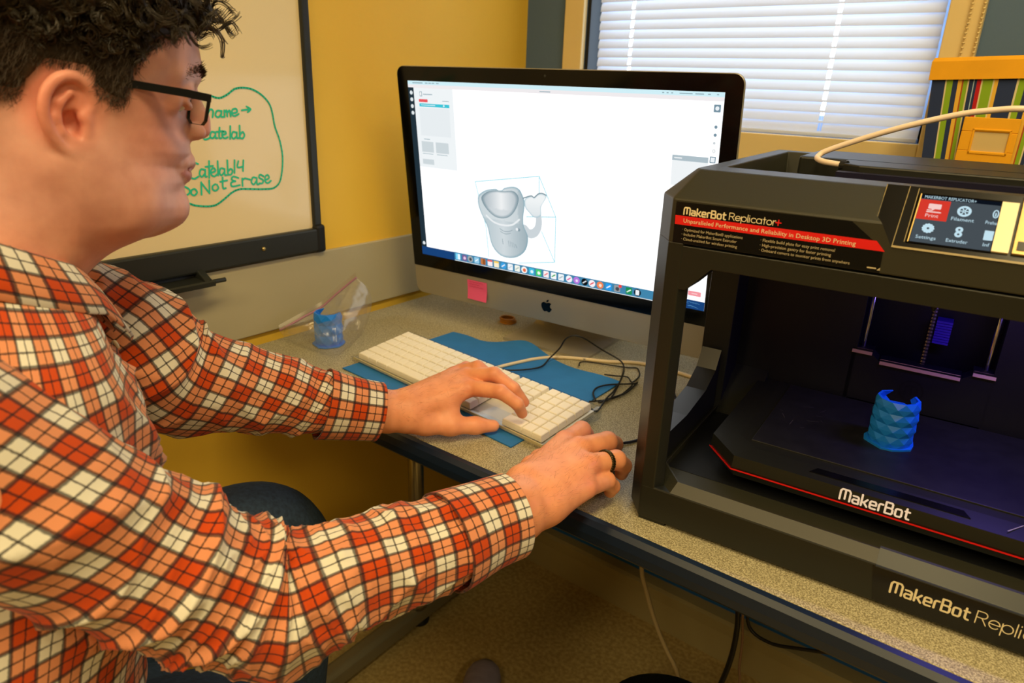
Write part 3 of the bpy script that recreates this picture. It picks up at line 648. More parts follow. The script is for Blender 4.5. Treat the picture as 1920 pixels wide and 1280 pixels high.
bn=m.build('waste_bin',mat('black_bin_plastic',S(10,10,11),.5)); tag(bn,'black round waste bin on the floor below the desk','bin')

# ================================================================ SMALL THINGS ON THE DESK
m=MB(); m.smooth=True; tc_=Vector((-.8673,1.1035,TH))
for k in range(4):
    ph=k*1.3; pts=[tc_+Vector(((.0155+.0014*math.sin(2*a+ph))*math.cos(a)+.0012*math.cos(ph),(.0145+.0015*math.cos(2*a+ph))*math.sin(a)+.0012*math.sin(ph),.0022+.0026*k+.0012*math.sin(a+ph))) for a in [2*PI*q/36 for q in range(36)]]
    m.tube(pts,.0019,6,closed=True)
tag(m.build('rubber_band_coil',mat('amber_rubber',S(196,128,36),.35)),'small coil of amber rubber bands on the desk under the screen','bands')
# printed cuffs: faceted ring, open at the top edge
M_pla=mat('blue_printed_plastic',S(24,132,246),.36,sss=0)
def cuff_mb(r,h,n=12,rows=4,notch=True,brim=True,a0=0,na=(60,120)):
    m=MB(); V=[];F=[]; NR=rows*2
    def P(i,j,ins=0):
        a=a0+2*PI*(i+(j%2)*.5)/n; d=(.0009 if j%2 else -.0009)
        rr=r*(1+.05*math.sin(PI*j/NR))+d-ins
        return (rr*math.cos(a),rr*math.sin(a),h*j/NR+.0012)
    def inn(i,j):
        if not notch or j<NR-2: return False
        a=math.degrees(a0+2*PI*(i+.5+(j%2)*.25)/n)%360
        return na[0]<a<na[1]
    for j in range(NR+1):
        for i in range(n): V.append(P(i,j))
    for j in range(NR+1):
        for i in range(n): V.append(P(i,j,.0028))
    o=(NR+1)*n
    for j in range(NR):
        for i in range(n):
            k=(i+1)%n; A,B,Cc,D=j*n+i,j*n+k,(j+1)*n+i,(j+1)*n+k
            if inn(i,j): continue
            tr=[(A,B,Cc),(B,D,Cc)] if j%2==0 else [(A,D,Cc),(A,B,D)]
            for t in tr: F.append(t); F.append(tuple(x+o for x in t[::-1]))
    from collections import Counter
    E_=Counter()
    for f in F:
        if max(f)<o:
            for a,b in zip(f,f[1:]+f[:1]): E_[frozenset((a,b))]+=1
    for e,c in E_.items():
        if c==1:
            a,b=tuple(e); F.append((a,b,b+o,a+o))
    m.add(V,F)
    if brim:
        pts=[(r*(1.16+.06*((k*7)%3-1))*math.cos(2*PI*k/14),r*(1.16+.06*((k*5)%3-1))*math.sin(2*PI*k/14)) for k in range(14)]
        m.prism(pts,0,.0022,'z')
    return m
bgc=thing('printed_cuff','blue printed cuff inside the clear zip bag by the wall','cuff',(-1.030,.766,TH+.0012),R(25),group=None)
cuff_mb(.0255,.062,9,3,True,True,.2,(30,150)).build('cuff_wall',M_pla,bgc)
bag=thing('zip_bag','clear plastic zip bag with purple seal standing by the wall','bag',(-1.03,.79,TH))
seam=spline([(-1.100,.708,.764),(-1.086,.752,.783),(-1.078,.790,.797),(-1.062,.815,.822),(-1.048,.836,.842),(-1.040,.846,.852)],30)
base=spline([(-1.112,.722,.742),(-1.0456,.722,.7415),(-1.0058,.724,.7415),(-.972,.733,.7415),(-.985,.775,.7415),(-1.010,.815,.7415),(-1.030,.848,.7415)],30)
backb=spline([(-1.112,.722,.742),(-1.105,.745,.7415),(-1.092,.775,.7415),(-1.075,.808,.7415),(-1.050,.840,.7415),(-1.030,.848,.7415)],30)
V=[];F=[];NT=16
rb=random.Random(3)
for side in (0,1):
    bs=base if side==0 else backb
    for i in range(30):
        s_=i/29; edge=math.sin(PI*s_)**.6
        for j in range(NT+1):
            t=j/NT; p=Vector(seam[i])*(1-t)+Vector(bs[i])*t
            bul=math.sin(PI*t)**.8*(.030 if side==0 else -.010)
            p+=Vector((bul*(.35+.65*edge),-bul*.5*edge+(.022*math.sin(PI*t)*max(0,s_-.6)/.4),(.020*math.sin(PI*t) if side==0 else .006)*(1-s_*.5)))
            q=p*38; cr_=noise.noise(q)*.006+(.5-abs(noise.noise(q*1.7+Vector((7,3,1)))))*.010
            p+=Vector((cr_,-cr_,cr_*.6))*math.sin(PI*t)**.5
            p.z=max(p.z,TH+.0008+.0004*side); p.x=max(p.x,WX+.014)
            V.append(p)
n_=30*(NT+1)
for side in (0,1):
    for i in range(29):
        for j in range(NT):
            a=side*n_+i*(NT+1)+j; F.append((a,a+1,a+NT+2,a+NT+1))
M_film=film('clear_bag_film',(.97,.96,.94,1),.12,.24,.07)
m=MB(); m.smooth=True; m.add(V,F); m.build('film',M_film,bag,world=True)
m=MB(); m.smooth=True; m.tube([(x,y,z+.001) for x,y,z in seam],.0020,6); m.build('zip_seal',mat('purple_zip',S(170,120,140),.5),bag,world=True)
m=MB()
lip=[[(x,y,z),(x-.004,y+.001,z+.010)] for x,y,z in seam]
m.smooth=True; m.add([p for l in lip for p in l],[(2*i,2*i+2,2*i+3,2*i+1) for i in range(29)]); m.build('bag_lip',film('frosted_lip',(.9,.86,.84,1),.12,.3),bag,world=True)

# ================================================================ DESKTOP 3D PRINTER
M_hood=mat('lit_hood_plastic',S(46,46,36),.42,spec=.65,bump=(900,.06,.0004))  # printer plastic painted lighter where light falls on the hood
M_pb=mat('black_printer_plastic',S(27,29,24),.40,spec=.55,bump=(900,.06,.0004))  # same plastic painted darker for the shaded front faces
M_pb2=mat('dark_printer_interior',S(16,18,22),.5)
M_gloss=mat('glossy_black_sticker',S(9,10,12),.22)
M_print=mat('cream_print',S(238,226,190),.6)
M_red=mat('red_print',S(226,24,22),.5)
M_rod=mat('polished_steel_rod',S(200,198,205),.18,metal=1)
M_edgeg=mat('tan_satin_edge',S(150,134,92),.4)  # tan tone for the display housing lines
pr_=thing('desktop_printer','large black desktop 3D printer with an open front and red striped sticker','printer',(-.3075,.6514,TH),R(5.38))
OUT=[(-.022,.030),(0,0),(.48,0),(.502,.030),(.502,.40),(-.022,.40)]
m=MB(); m.prism(OUT,.004,.046,'z',bev=.0015)
for x0,x1 in ((.0,.032),(.448,.48)):
    m.prism([(x0-.006,.020),(x0,.002),(x1,.002),(x1+.006,.02),(x1,.06),(x0,.06)],0,.006,'z')
m.prism([(.03,.33),(.10,.33),(.10,.38),(.03,.38)],0,.006,'z'); m.prism([(.38,.33),(.45,.33),(.45,.38),(.38,.38)],0,.006,'z')
base=m.build('base',M_pb,pr_)
# bevelled lip round the tray
lo=[(-.004,.040),(.034,0.0004),(.446,.0004),(.484,.040),(.484,.36),(-.004,.36)]
hi=[(.0107,.044),(.039,.0100),(.441,.0100),(.469,.044),(.469,.33),(.0107,.33)]
hi2=[(.0117,.046),(.040,.0114),(.440,.0114),(.468,.046),(.468,.33),(.0117,.33)]
m=MB(); m.loft([[(x,y,.0450) for x,y in lo],[(x,y,.0575) for x,y in hi],[(x,y,.0575) for x,y in hi2],[(x,y,.0500) for x,y in hi2]],caps=True); m.build('tray_lip',M_hood,pr_)
m=MB(); m.prism([(-.0012,.0455),(.0006,.0455),(.0102,.0590),(.0140,.0590),(.0140,.0575),(-.0012,.0440)],.247,.430,'x'); m.build('lip_insert',mat('slate_plastic',S(48,54,60),.35),base)
m=MB(); m.prism([(.2445,.0445),(.247,.0445),(.2535,.006),(.2510,.006)],-.0006,.002,'y'); m.prism([(.247,.0445),(.43,.0445),(.4235,.006),(.2535,.006)],-.0009,.001,'y'); m.build('name_panel',M_gloss,base)
# stroke lettering
def arc(cx,cy,r,a0,a1,n=14,ry=None): return [(cx+r*math.cos(R(a0+(a1-a0)*k/n)),cy+(ry or r)*math.sin(R(a0+(a1-a0)*k/n))) for k in range(n+1)]
GL={'M':([[(0,0),(0,.82),(.16,1),(.86,1),(1.02,.82),(1.02,0)],[(.51,1),(.51,.12)]],1.32),
'a':([[(.02,.66),(.48,.66),(.6,.55),(.6,0),(.1,0),(0,.1),(0,.26),(.1,.36),(.6,.36)]],.90),
'k':([[(0,0),(0,1)],[(0,.33),(.24,.33),(.56,.66)],[(.24,.33),(.58,0)]],.86),
'e':([[(.58,0),(.1,0),(0,.1),(0,.55),(.1,.66),(.5,.66),(.6,.55),(.6,.33),(0,.33)]],.90),
'r':([[(0,0),(0,.55),(.1,.66),(.38,.66)]],.64),
'B':([[(0,0),(0,1),(.55,1),(.65,.9),(.65,.6),(.55,.52),(0,.52)],[(.55,.52),(.7,.42),(.7,.1),(.6,0),(0,0)]],1.0),
'o':([[(.1,0),(.5,0),(.6,.1),(.6,.55),(.5,.66),(.1,.66),(0,.55),(0,.1),(.1,0)]],.90),
't':([[(.14,.92),(.14,.1),(.25,0),(.44,0)],[(0,.66),(.44,.66)]],.60)}
GR={'R':([[(0,0),(0,1),(.38,1)]+arc(.38,.75,.25,90,-90)+[(0,.5)],[(.34,.5),(.66,0)]],.80),
'e':([[(.02,.34),(.66,.34)]+arc(.34,.34,.33,0,318)],.80),
'p':([arc(.34,.34,.33,0,360,20),[(0,.66),(0,-.3)]],.84),
'l':([[(0,0),(0,1)]],.22),'i':([[(0,0),(0,.67)],[(0,.88),(0,.94)]],.22),
'c':([arc(.34,.34,.33,45,315)],.70),
'a':([arc(.34,.34,.33,0,360,20),[(.67,.67),(.67,0)]],.88),
't':([[(.14,0),(.14,.95)],[(0,.66),(.32,.66)]],.44),
'o':([arc(.34,.34,.33,0,360,20)],.82),
'r':([[(0,0),(0,.67)],arc(.27,.40,.27,180,80,6)],.42)}
def logo(mb,txt,G,x,y,h,wd,fr,off,width=None,weight=.2):
    tot=sum(G[c][1] for c in txt); kx=(width/tot) if width else h
    for c in txt:
        for st in G[c][0]: mb.stroke([(x+p[0]*kx,y+p[1]*h) for p in st],wd,fr,off)
        x+=G[c][1]*kx
    return x
def pfr(y0): return lambda x,z,o:(x,y0-o,z)
m=MB(); x=logo(m,'MakerBot',GL,.2640,.0215,.0128,.0020,pfr(-.0009),.0003,width=.0670)
logo(m,'Replicator',GR,x+.004,.0215,.0135,.0009,pfr(-.0009),.0003,width=.078); m.build('base_lettering',M_print,base)
# posts, front beam with diagonal corner braces
m=MB(); pl=[(-.022,.030),(0,0),(.0150,0),(.0225,.012),(.006,.045),(-.022,.050)]
m.prism(pl,.044,.330,'z',bev=.001); m.build('front_post',M_pb,pr_)
m=MB(); m.prism([(.48-p[0],p[1]) for p in pl],.044,.330,'z',bev=.001); m.build('front_post',M_pb,pr_)
m=MB()
m.prism([(.0,.3275),(.48,.3275),(.48,.282),(.458,.282),(.434,.3075),(.0465,.3075),(.0225,.282),(0,.282)],.0005,.045,'y',bev=.001)
m.build('front_beam',M_pb,pr_)
m=MB(); m.prism([(-.022,.24),(.013,.25),(.013,.40),(-.022,.40)],.044,.330,'z',bev=.001); m.prism([(.24,.044),(.24,.14),(.225,.115),(.19,.097),(.12,.088),(.05,.090),(.03,.10),(.03,.044)],-.021,.006,'x')
m.build('side_frame',M_pb,pr_)
m=MB(); m.prism([(.467,.25),(.502,.24),(.502,.40),(.467,.40)],.044,.330,'z',bev=.001); m.prism([(.24,.044),(.24,.14),(.225,.115),(.19,.097),(.12,.088),(.05,.090),(.03,.10),(.03,.044)],.474,.501,'x')
m.build('side_frame',M_pb,pr_)
m=MB(); m.prism([(.235,.050),(.305,.050),(.305,.105)],-.018,.060,'x'); m.build('corner_fillet',M_pb,pr_)
m=MB(); m.bb((.010,.302,.050),(.165,.315,.320)); m.bb((.318,.302,.050),(.470,.315,.320)); m.bb((.012,.37,.05),(.468,.395,.320)); m.bb((.155,.315,.05),(.165,.37,.32)); m.bb((.318,.315,.05),(.328,.37,.32)); m.build('back_panel',M_pb2,pr_)
m=MB(); m.bb((.012,.05,.0485),(.468,.302,.0505)); m.build('tray_floor',M_pb2,pr_)
# hood
def ringz(poly,z): return [(x,y,z) for x,y in poly]
o2=[(.004,.052),(.010,.042),(.470,.042),(.476,.052),(.476,.395),(.004,.395)]
i1=[(.022,.092),(.028,.085),(.452,.085),(.458,.092),(.458,.372),(.022,.372)]
i2=[(.026,.096),(.032,.090),(.448,.090),(.454,.096),(.454,.365),(.026,.365)]
m=MB(); m.loft([ringz(OUT,.3292),ringz(OUT,.3735),ringz(o2,.3995),ringz(i1,.3995),ringz(i2,.352)],caps=True)
hood=m.build('hood',M_hood,pr_)
bm_=bmesh.new(); bm_.from_mesh(hood.data); bmesh.ops.bevel(bm_,geom=[e for e in bm_.edges if e.calc_face_angle(0)>.3],offset=.0015,segments=2,affect='EDGES',profile=.5); bm_.to_mesh(hood.data); bm_.free()
ls,lc=math.sin(R(38.51)),math.cos(R(38.51))
def lf(x,s,o): return (x, ls*s-lc*o, .3525+lc*s+ls*o)
ho=[(.1815,.0247),(.1990,.0005),(.385,.0005),(.400,.0247),(.400,.0625),(.1824,.0625)]
m=MB(); m.loft([[lf(x,s,-.0115) for x,s in ho],[lf(x,s,.06) for x,s in ho]]); cut=m.build('cutter',M_pb,pr_)
md=hood.modifiers.new('cut','BOOLEAN'); md.object=cut; md.operation='DIFFERENCE'; md.solver='EXACT'
dg=bpy.context.evaluated_depsgraph_get(); dg.update(); nm=bpy.data.meshes.new_from_object(hood.evaluated_get(dg))
hood.modifiers.clear(); hood.data=nm; bpy.data.objects.remove(cut)
m=MB(); m.bb((.058,.27,.352),(.47,.40,.403),bev=.003); m.prism([(.1124,.225),(.135,.205),(.45,.205),(.45,.275),(.1124,.275)],.375,.4025,'z',bev=.002); m.build('spool_cover',M_pb,pr_)
m=MB(); m.bb((.115,.19,.356),(.44,.207,.395)); m.build('cover_recess',mat('violet_shadow_plastic',S(22,20,48),.4),pr_)  # shade of the recess painted as a dark violet block
m=MB(); m.tube([(.1205,.226,.3985),(.1135,.228,.3985)],[.0062,.0062],14); m.build('tube_socket',M_black,pr_)
M_tube=mat('ivory_guide_tube',S(244,222,205),.35)
m=MB(); m.smooth=True; m.tube(spline([(.1230,.228,.3990),(.1085,.228,.4000),(.0940,.232,.4010),(.0850,.240,.4030),(.0840,.248,.4060),(.0930,.252,.4130),(.136,.252,.432),(.1787,.25,.448),(.2192,.25,.4603),(.2453,.25,.4653),(.2735,.25,.4682),(.32,.26,.466),(.37,.29,.452),(.41,.33,.425),(.42,.35,.40)],110),.0033,12); m.build('guide_tube',M_tube,pr_)
# side handle recess hint and seam come from the hood gap; sticker
m=MB(); m.prism([(.0035,.3705),(.1645,.3715),(.1935,.3505),(.1940,.3300),(.0040,.3300)],-.0005,.001,'y'); stk=m.build('sticker',M_gloss,pr_)
f0=pfr(-.0005)
m=MB(); m.poly([f0(.0040,.3572,.0001),f0(.0044,.3482,.0001),f0(.1948,.3490,.0001),f0(.1868,.3575,.0001)]); m.build('red_stripe',M_red,stk)
m=MB(); x=logo(m,'MakerBot',GL,.0124,.3588,.0068,.00140,f0,.0002,width=.0425); logo(m,'Replicator',GR,.0576,.3592,.0066,.00075,f0,.0002,width=.0438); m.build('title_lettering',M_print,stk)
m=MB(); m.stroke([(.1007,.3622),(.1055,.3622)],.0011,f0,.0002); m.stroke([(.1031,.3598),(.1031,.3646)],.0011,f0,.0002); m.build('plus_sign',M_red,stk)
m=MB(); text_on(m,'Unparalleled Performance and Reliability in Desktop 3D Printing',.0058,.0126,.3508,f0,.0003,width=.158)
m.build('slogan',M_print,stk)
M_dim=mat('small_print',S(196,184,150),.6)
m=MB()
for i,t in enumerate(('\u00b7 Optimized for MakerBot\u00ae applications','\u00b7 Includes MakerBot Smart Extruder','\u00b7 Cloud-enabled for wireless printing')): text_on(m,t,.0040,.0126,.3426-.0047*i,f0,.0003,width=(.0600,.0550,.0560)[i])
for i,t in enumerate(('\u00b7 Flexible build plate for easy print removal','\u00b7 High-precision gantry for faster printing','\u00b7 Onboard camera to monitor prints from anywhere')): text_on(m,t,.0040,.0895,.3430-.0047*i,f0,.0003,width=(.0655,.0630,.0795)[i])
m.stroke([(.1840,.3336),(.1905,.3336)],.0012,f0,.0003); m.poly([f0(.1915,.3322,.0003),f0(.1940,.3322,.0003),f0(.1940,.3348,.0003)])
m.build('small_lettering',M_dim,stk)
# touch display on the sloping face
ls,lc=math.sin(R(38.51)),math.cos(R(38.51))
def lf(x,s,o): return (x, ls*s-lc*o, .3525+lc*s+ls*o)
def lbox(mb,x0,s0,x1,s1,o0,o1):
    P=[lf(x,s,o) for o in (o0,o1) for x,s in ((x0,s0),(x1,s0),(x1,s1),(x0,s1))]
    mb.add(P,[(3,2,1,0),(4,5,6,7),(0,1,5,4),(1,2,6,5),(2,3,7,6),(3,0,4,7)])
m=MB()
ho=[(.1815,.0247),(.1990,.0005),(.385,.0005),(.400,.0247),(.400,.0625),(.1824,.0625)]
m.loft([[lf(x,s,-.0115) for x,s in ho],[lf(x,s,.0012) for x,s in ho]]); disp=m.build('display_housing',M_gloss,pr_)
m=MB()
for a,b in (((.1815,.0247),(.1824,.0620)),((.1990,.0008),(.2005,.0620)),((.2072,.0075),(.2078,.0605))):
    m.stroke([a,b],.0006,lf,.0016)
m.stroke([(.1995,.0015),(.385,.0015)],.0020,lf,.0016)
m.build('bezel_line',M_edgeg,disp)
m=MB(); lbox(m,.2085,.0070,.2700,.0560,.0012,.0020); m.build('glass',M_glass,disp)
m=MB(); m.rect(.2108,.0082,.2692,.0545,lf,.0023); m.build('screen',E('lcd_slate',(70,78,84)),disp)
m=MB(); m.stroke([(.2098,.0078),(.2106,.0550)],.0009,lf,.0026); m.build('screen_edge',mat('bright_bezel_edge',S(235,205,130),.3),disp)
m=MB(); m.rect(.2113,.0508,.2692,.0545,lf,.0024); m.build('title_strip',E('lcd_black',(12,18,28)),disp)
m=MB(); m.rect(.2110,.0304,.2338,.0500,lf,.0025); m.build('red_tile',E('lcd_red',(214,58,44)),disp)
LW=E('lcd_white',(196,226,238)); LP=E('lcd_pink',(246,206,200))
m=MB(); text_on(m,'MAKERBOT REPLICATOR+',.0040,.2135,.0512,lf,.0026,width=.0380); m.build('display_title',LW,disp)
m=MB(); m.rect(.2182,.0412,.2278,.0462,lf,.0027,.0008); m.stroke([(.2180,.0398),(.2215,.0398)],.0010,lf,.0027); m.poly([lf(.2205,.0412,.0027),lf(.2235,.0412,.0027),lf(.2220,.0398,.0027)]); m.stroke([(.2180,.0382),(.2280,.0382)],.0012,lf,.0027)
text_on(m,'Print',.0048,.2222,.0330,lf,.0027,align='CENTER',width=.0098); m.build('print_icon',LP,disp)
m=MB(); m.loft([[lf(.2449+r*math.cos(2*PI*k/20),.0420+r*math.sin(2*PI*k/20),.0027) for k in range(20)] for r in (.0033,.0052)],caps=False)
for k in range(6): m.stroke([(.2449+.0008*math.cos(k*PI/3),.0420+.0008*math.sin(k*PI/3)),(.2449+.004*math.cos(k*PI/3),.0420+.004*math.sin(k*PI/3))],.0009,lf,.0028)
text_on(m,'Filament',.0046,.2449,.0325,lf,.0027,align='CENTER',width=.0165); m.build('filament_icon',LW,disp)
m=MB(); m.stroke(arc(.2672,.0425,.0018,0,360,12,.0036),.0009,lf,.0027); m.stroke([(.2672,.0405),(.2672,.0432)],.0009,lf,.0027); text_on(m,'Prehe',.0046,.2612,.0325,lf,.0027,width=.0080); m.build('preheat_icon',LW,disp)
m=MB(); m.loft([[lf(.2221+r*(1+(.16 if (k%2==0 and r>.003) else 0))*math.cos(2*PI*k/24),.0222+r*(1+(.16 if (k%2==0 and r>.003) else 0))*math.sin(2*PI*k/24),.0027) for k in range(24)] for r in (.0010,.0042)],caps=False)
text_on(m,'Settings',.0046,.2221,.0118,lf,.0027,align='CENTER',width=.0150); m.build('settings_icon',LW,disp)
m=MB()
for s_,r in ((.0242,.0028),(.0198,.0028)): m.loft([[lf(.2447+q*math.cos(2*PI*k/16),s_+q*math.sin(2*PI*k/16),.0027) for k in range(16)] for q in (.0009,r)],caps=False)
text_on(m,'Extruder',.0046,.2447,.0118,lf,.0027,align='CENTER',width=.0155); m.build('extruder_icon',LW,disp)
m=MB(); m.rect(.2625,.0175,.2690,.0265,lf,.0027,.0006); text_on(m,'Inf',.0046,.2630,.0118,lf,.0027,width=.0045); m.build('info_icon',LW,disp)
m=MB(); lbox(m,.2698,.0080,.2815,.0545,.0012,.0034); m.build('glare_strip',mat('painted_lamp_glare',S(255,240,205),.25),disp)  # lamp glare on the bezel painted as a pale strip
m=MB(); lbox(m,.2838,.0080,.3560,.0625,.0012,.0040); kp=m.build('dial_panel',mat('lamp_reflection_tan',S(206,176,110),.3,metal=.25),disp)  # golden lamp reflection painted into the panel colour
m=MB(); lbox(m,.2862,.0110,.2960,.0190,.0040,.0046); m.build('panel_button',M_gloss,kp)
m=MB(); dc=(.322,.036)
m.loft([[lf(dc[0]+r*math.cos(2*PI*k/32),dc[1]+r*math.sin(2*PI*k/32),o) for k in range(32)] for r,o in ((.020,.004),(.020,.012),(.018,.014),(.001,.0142))]); m.build('dial',M_gloss,kp)
# build platform
zt=.0905
def hexo(k,z,x0=.0495,xc=.0862,yf=.0470,yl=.0870,yb=.300): 
    return [(x0+k,yl+k*.4,z),(xc+k*.6,yf+k,z),(.48-xc-k*.6,yf+k,z),(.48-x0-k,yl+k*.4,z),(.48-x0-k,yb,z),(x0+k,yb,z)]
m=MB(); m.loft([hexo(.004,.0650),hexo(.0,.0765),hexo(.0012,.0905),hexo(.030,.0925,yb=.297)]); plat=m.build('build_platform',M_pb,pr_)
m=MB(); pl=hexo(-.0006,.0745); pts=pl[:4]
for a,b in zip(pts[:-1],pts[1:]):
    d=(Vector(b)-Vector(a)); n_=Vector((d.y,-d.x,0)).normalized()*.0008
    m.add([Vector(a)+n_+Vector((0,0,h)) for h in (-.0009,.0009)]+[Vector(b)+n_+Vector((0,0,h)) for h in (.0009,-.0009)],[(0,1,2,3)])
    m.add([Vector(a)-n_*3+Vector((0,0,-.0009)),Vector(a)+n_+Vector((0,0,-.0009)),Vector(b)+n_+Vector((0,0,-.0009)),Vector(b)-n_*3+Vector((0,0,-.0009))],[(0,1,2,3)])
m.build('red_line',M_red,plat)
m=MB(); m.prism([(.094,.092),(.386,.092),(.386,.292),(.094,.292)],.0915,.0945,'z',bev=.0008); m.build('build_plate',mat('black_build_sheet',S(26,27,30),.48,noise_=(60,.25),bump=(1500,.12,.0003)),plat)
m=MB(); m.prism([(.165,.0600),(.315,.0600),(.300,.0900),(.180,.0900)],.0912,.0922,'z'); m.build('front_notch',M_gloss,plat)
m=MB(); m.stroke([(.345,.0560),(.358,.0760)],.0010,lambda x,y,o:(x,y,.0926+o),.0002); m.build('scratch_line',mat('pale_scratch',S(170,165,190),.4),plat)
m=MB(); logo(m,'MakerBot',GL,.2000,.0780,.0118,.0020,lambda x,z,o:(x,.0470-o+(z-.0765)*.09,z),.0005,width=.0660); m.build('platform_lettering',mat('white_glow_logo',S(246,240,250),.5,emit=S(240,236,250),estr=.12),plat)  # white print with a faint glow added
rs=random.Random(9); m=MB()
for k in range(9):
    x,y=.105+rs.random()*.07,.15+rs.random()*.09; a=rs.random()*3; l=.003+rs.random()*.012
    m.stroke([(x,y),(x+l*math.cos(a),y+l*math.sin(a))],.0005,lambda x,y,o:(x,y,.0946+o),.0001)
m.build('scratches',mat('grey_scratch',S(92,92,88),.5),plat)
# carriage, rods, lead screw
m=MB(); m.prism([(.160,.092),(.321,.092),(.321,.163),(.2965,.163),(.2965,.157),(.286,.150),(.286,.153),(.194,.153),(.194,.150),(.1845,.158),(.1845,.163),(.160,.163)],.302,.325,'y'); car=m.build('lift_carriage',M_pb2,pr_)
m=MB(); 
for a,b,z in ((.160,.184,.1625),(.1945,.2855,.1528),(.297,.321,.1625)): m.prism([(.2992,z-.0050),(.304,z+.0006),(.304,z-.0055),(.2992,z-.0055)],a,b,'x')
m.build('bevel_strip',mat('tan_lit_bevel',S(214,176,104),.45),car)  # warm light on the carriage chamfers painted as tan strips
m=MB(); fm=lambda x,z,o:(x,.302-o,z)
m.stroke(arc(.2372,.120,.0135,0,360,30),.0018,fm,.0005); logo(m,'M',GL,.2305,.1135,.013,.0026,fm,.0005); m.build('carriage_emblem',mat('black_emblem',S(11,12,15),.55),car)
for x in (.1708,.3105):
    m=MB(); m.smooth=True; m.tube([(x,.318,.05),(x,.318,.32)],.0032,14); m.build('guide_rod',M_rod,pr_)
m=MB(); m.smooth=False; m.tube([(.2415,.322,.05+.27*k/120) for k in range(121)],[.0036 if k%2 else .0030 for k in range(121)],12); m.build('lead_screw',mat('dark_steel_thread',S(110,100,98),.35,metal=.9),pr_)
m=MB()
for k in range(9): m.bb((.246,.345,.176+.0035*k),(.264,.366,.1788+.0035*k))
m.build('ribbon_chain',mat('violet_chain',S(70,40,190),.4),pr_)
m=MB(); m.bb((.19,.10,.285),(.29,.17,.322),bev=.004); m.tube([(.24,.13,.285),(.24,.13,.272)],[.006,.0015],12); m.build('extruder',M_pb2,pr_)
l=bpy.data.lights.new('violet_led','AREA'); l.shape='RECTANGLE'; l.size=.12; l.size_y=.02; l.energy=.34; l.color=(.22,.14,1)
lo_=bpy.data.objects.new('violet_led',l); COL.objects.link(lo_); lo_.parent=pr_; lo_.location=(.34,.20,.300); lo_.rotation_euler=(R(-8),R(12),0)

cf_=thing('printed_cuff','bright blue faceted printed cuff standing on the black build plate of the printer','cuff',mworld(pr_)@Vector((.2285,.186,.0945)),R(5.38))
cuff_mb(.0232,.0555,10,4,True,True,.1,(48,118)).build('cuff_wall',M_pla,cf_)

# ================================================================ STRIPED FABRIC BIN BEHIND THE PRINTER
M_wood=mat('beech_riser',S(190,150,96),.5,noise_=(8,.1))
rz_=thing('shelf_riser','plain wooden riser behind the printer under the striped fabric bin','shelf',(-.03,1.30,TH))
MB().bb((-.22,1.235,.968),(.22,1.405,.986),bev=.002).build('shelf_board',M_wood,rz_,world=True)
for x in (-.205,.187): MB().bb((x,1.245,TH),(x+.018,1.395,.968),bev=.002).build('side_panel',M_wood,rz_,world=True)
bin_=thing('fabric_bin','striped fabric storage bin with yellow rim and label pocket behind the printer','bin',(.02,1.36,.986))
C_={'n':S(38,54,96),'c':S(226,214,170),'g':S(140,180,36),'y':S(240,190,70),'r':S(190,24,32),'o':S(176,80,30),'s':S(170,196,216)}
ks=list(C_); bm_m=[mat('bin_stripe_'+{'n':'navy','c':'cream','g':'green','y':'yellow','r':'red','o':'rust','s':'sky'}[k],C_[k],.85,bump=(700,.25,.0006)) for k in ks]
seq=[('n',1774),('c',1777),('g',1789),('n',1799),('y',1807),('o',1810),('g',1818),('c',1821),('n',1829),('s',1831),('n',1836),('r',1844),('c',1847),('g',1866),('c',1869),('y',1876),('n',1910),('c',1914),('g',1926),('n',1936),('y',1944),('o',1947),('g',1955),('c',1958),('n',1966),('s',1968),('n',1973),('r',1981),('c',1984),('g',2003),('c',2006),('y',2013),('n',2047),('c',2051),('g',2070),('n',2096)]
x_=lambda p:-.2089+(p-1747)*.000671
xl,xr=x_(1747),x_(2096)
def face(mb,fn,n0,n1):
    a=n0
    for k,b in seq:
        mb.mat=ks.index(k)
        for h in range(6):
            mb.poly([fn(a,h/6),fn(b,h/6),fn(b,(h+1)/6),fn(a,(h+1)/6)])
        a=b
cx_=(xl+xr)/2
def sx(x,h): return cx_+(x-cx_)*(.80+.20*h**.8)
m=MB()
fr_=lambda p,h:(sx(x_(p),h),1.302+.014*(1-h)+.004*math.sin((x_(p)-xl)*40)*(1-h),.986+h*.262)
bk_=lambda p,h:(sx(x_(p),h),1.468-.012*(1-h),.986+h*.262)
face(m,fr_,1747,0); face(m,bk_,1747,0)
sd=lambda xx:(lambda p,h:(sx(xx,h),1.302+.014*(1-h)+(1.468-1.302-.026*(1-h))*(p-1747)/349,.986+h*.262))
face(m,sd(xl),1747,0); face(m,sd(xr),1747,0)
m.mat=1; m.poly([(sx(xl,0),1.316,.986),(sx(xr,0),1.316,.986),(sx(xr,0),1.456,.986),(sx(xl,0),1.456,.986)])
m.build('bin_wall',bm_m,bin_,world=True)
M_yf=mat('yellow_fabric',S(244,176,30),.85,noise_=(20,.06),bump=(800,.25,.0006))
m=MB(); m.smooth=True
def rimring(k,z): return [(xl-k,1.302-k,z),(xr+k,1.302-k,z+.010),(xr+k,1.468+k,z+.010),(xl-k,1.468+k,z)]
m.loft([rimring(.000,1.244),rimring(.004,1.242),rimring(.0045,1.268),rimring(.002,1.2735),rimring(-.002,1.2735),rimring(-.004,1.268),rimring(-.003,1.244)],caps=False); m.smooth=False
m.build('rim',M_yf,bin_,world=True,smooth=False)
m=MB()
y0=1.2975
def pk(x0,z0,x1,z1): m.bb((x0,y0,z0),(x1,y0+.004,z1),bev=.001)
pk(-.153,1.171,-.081,1.1915); pk(-.153,1.105,-.081,1.143); pk(-.153,1.143,-.1365,1.171); pk(-.0905,1.143,-.081,1.171)
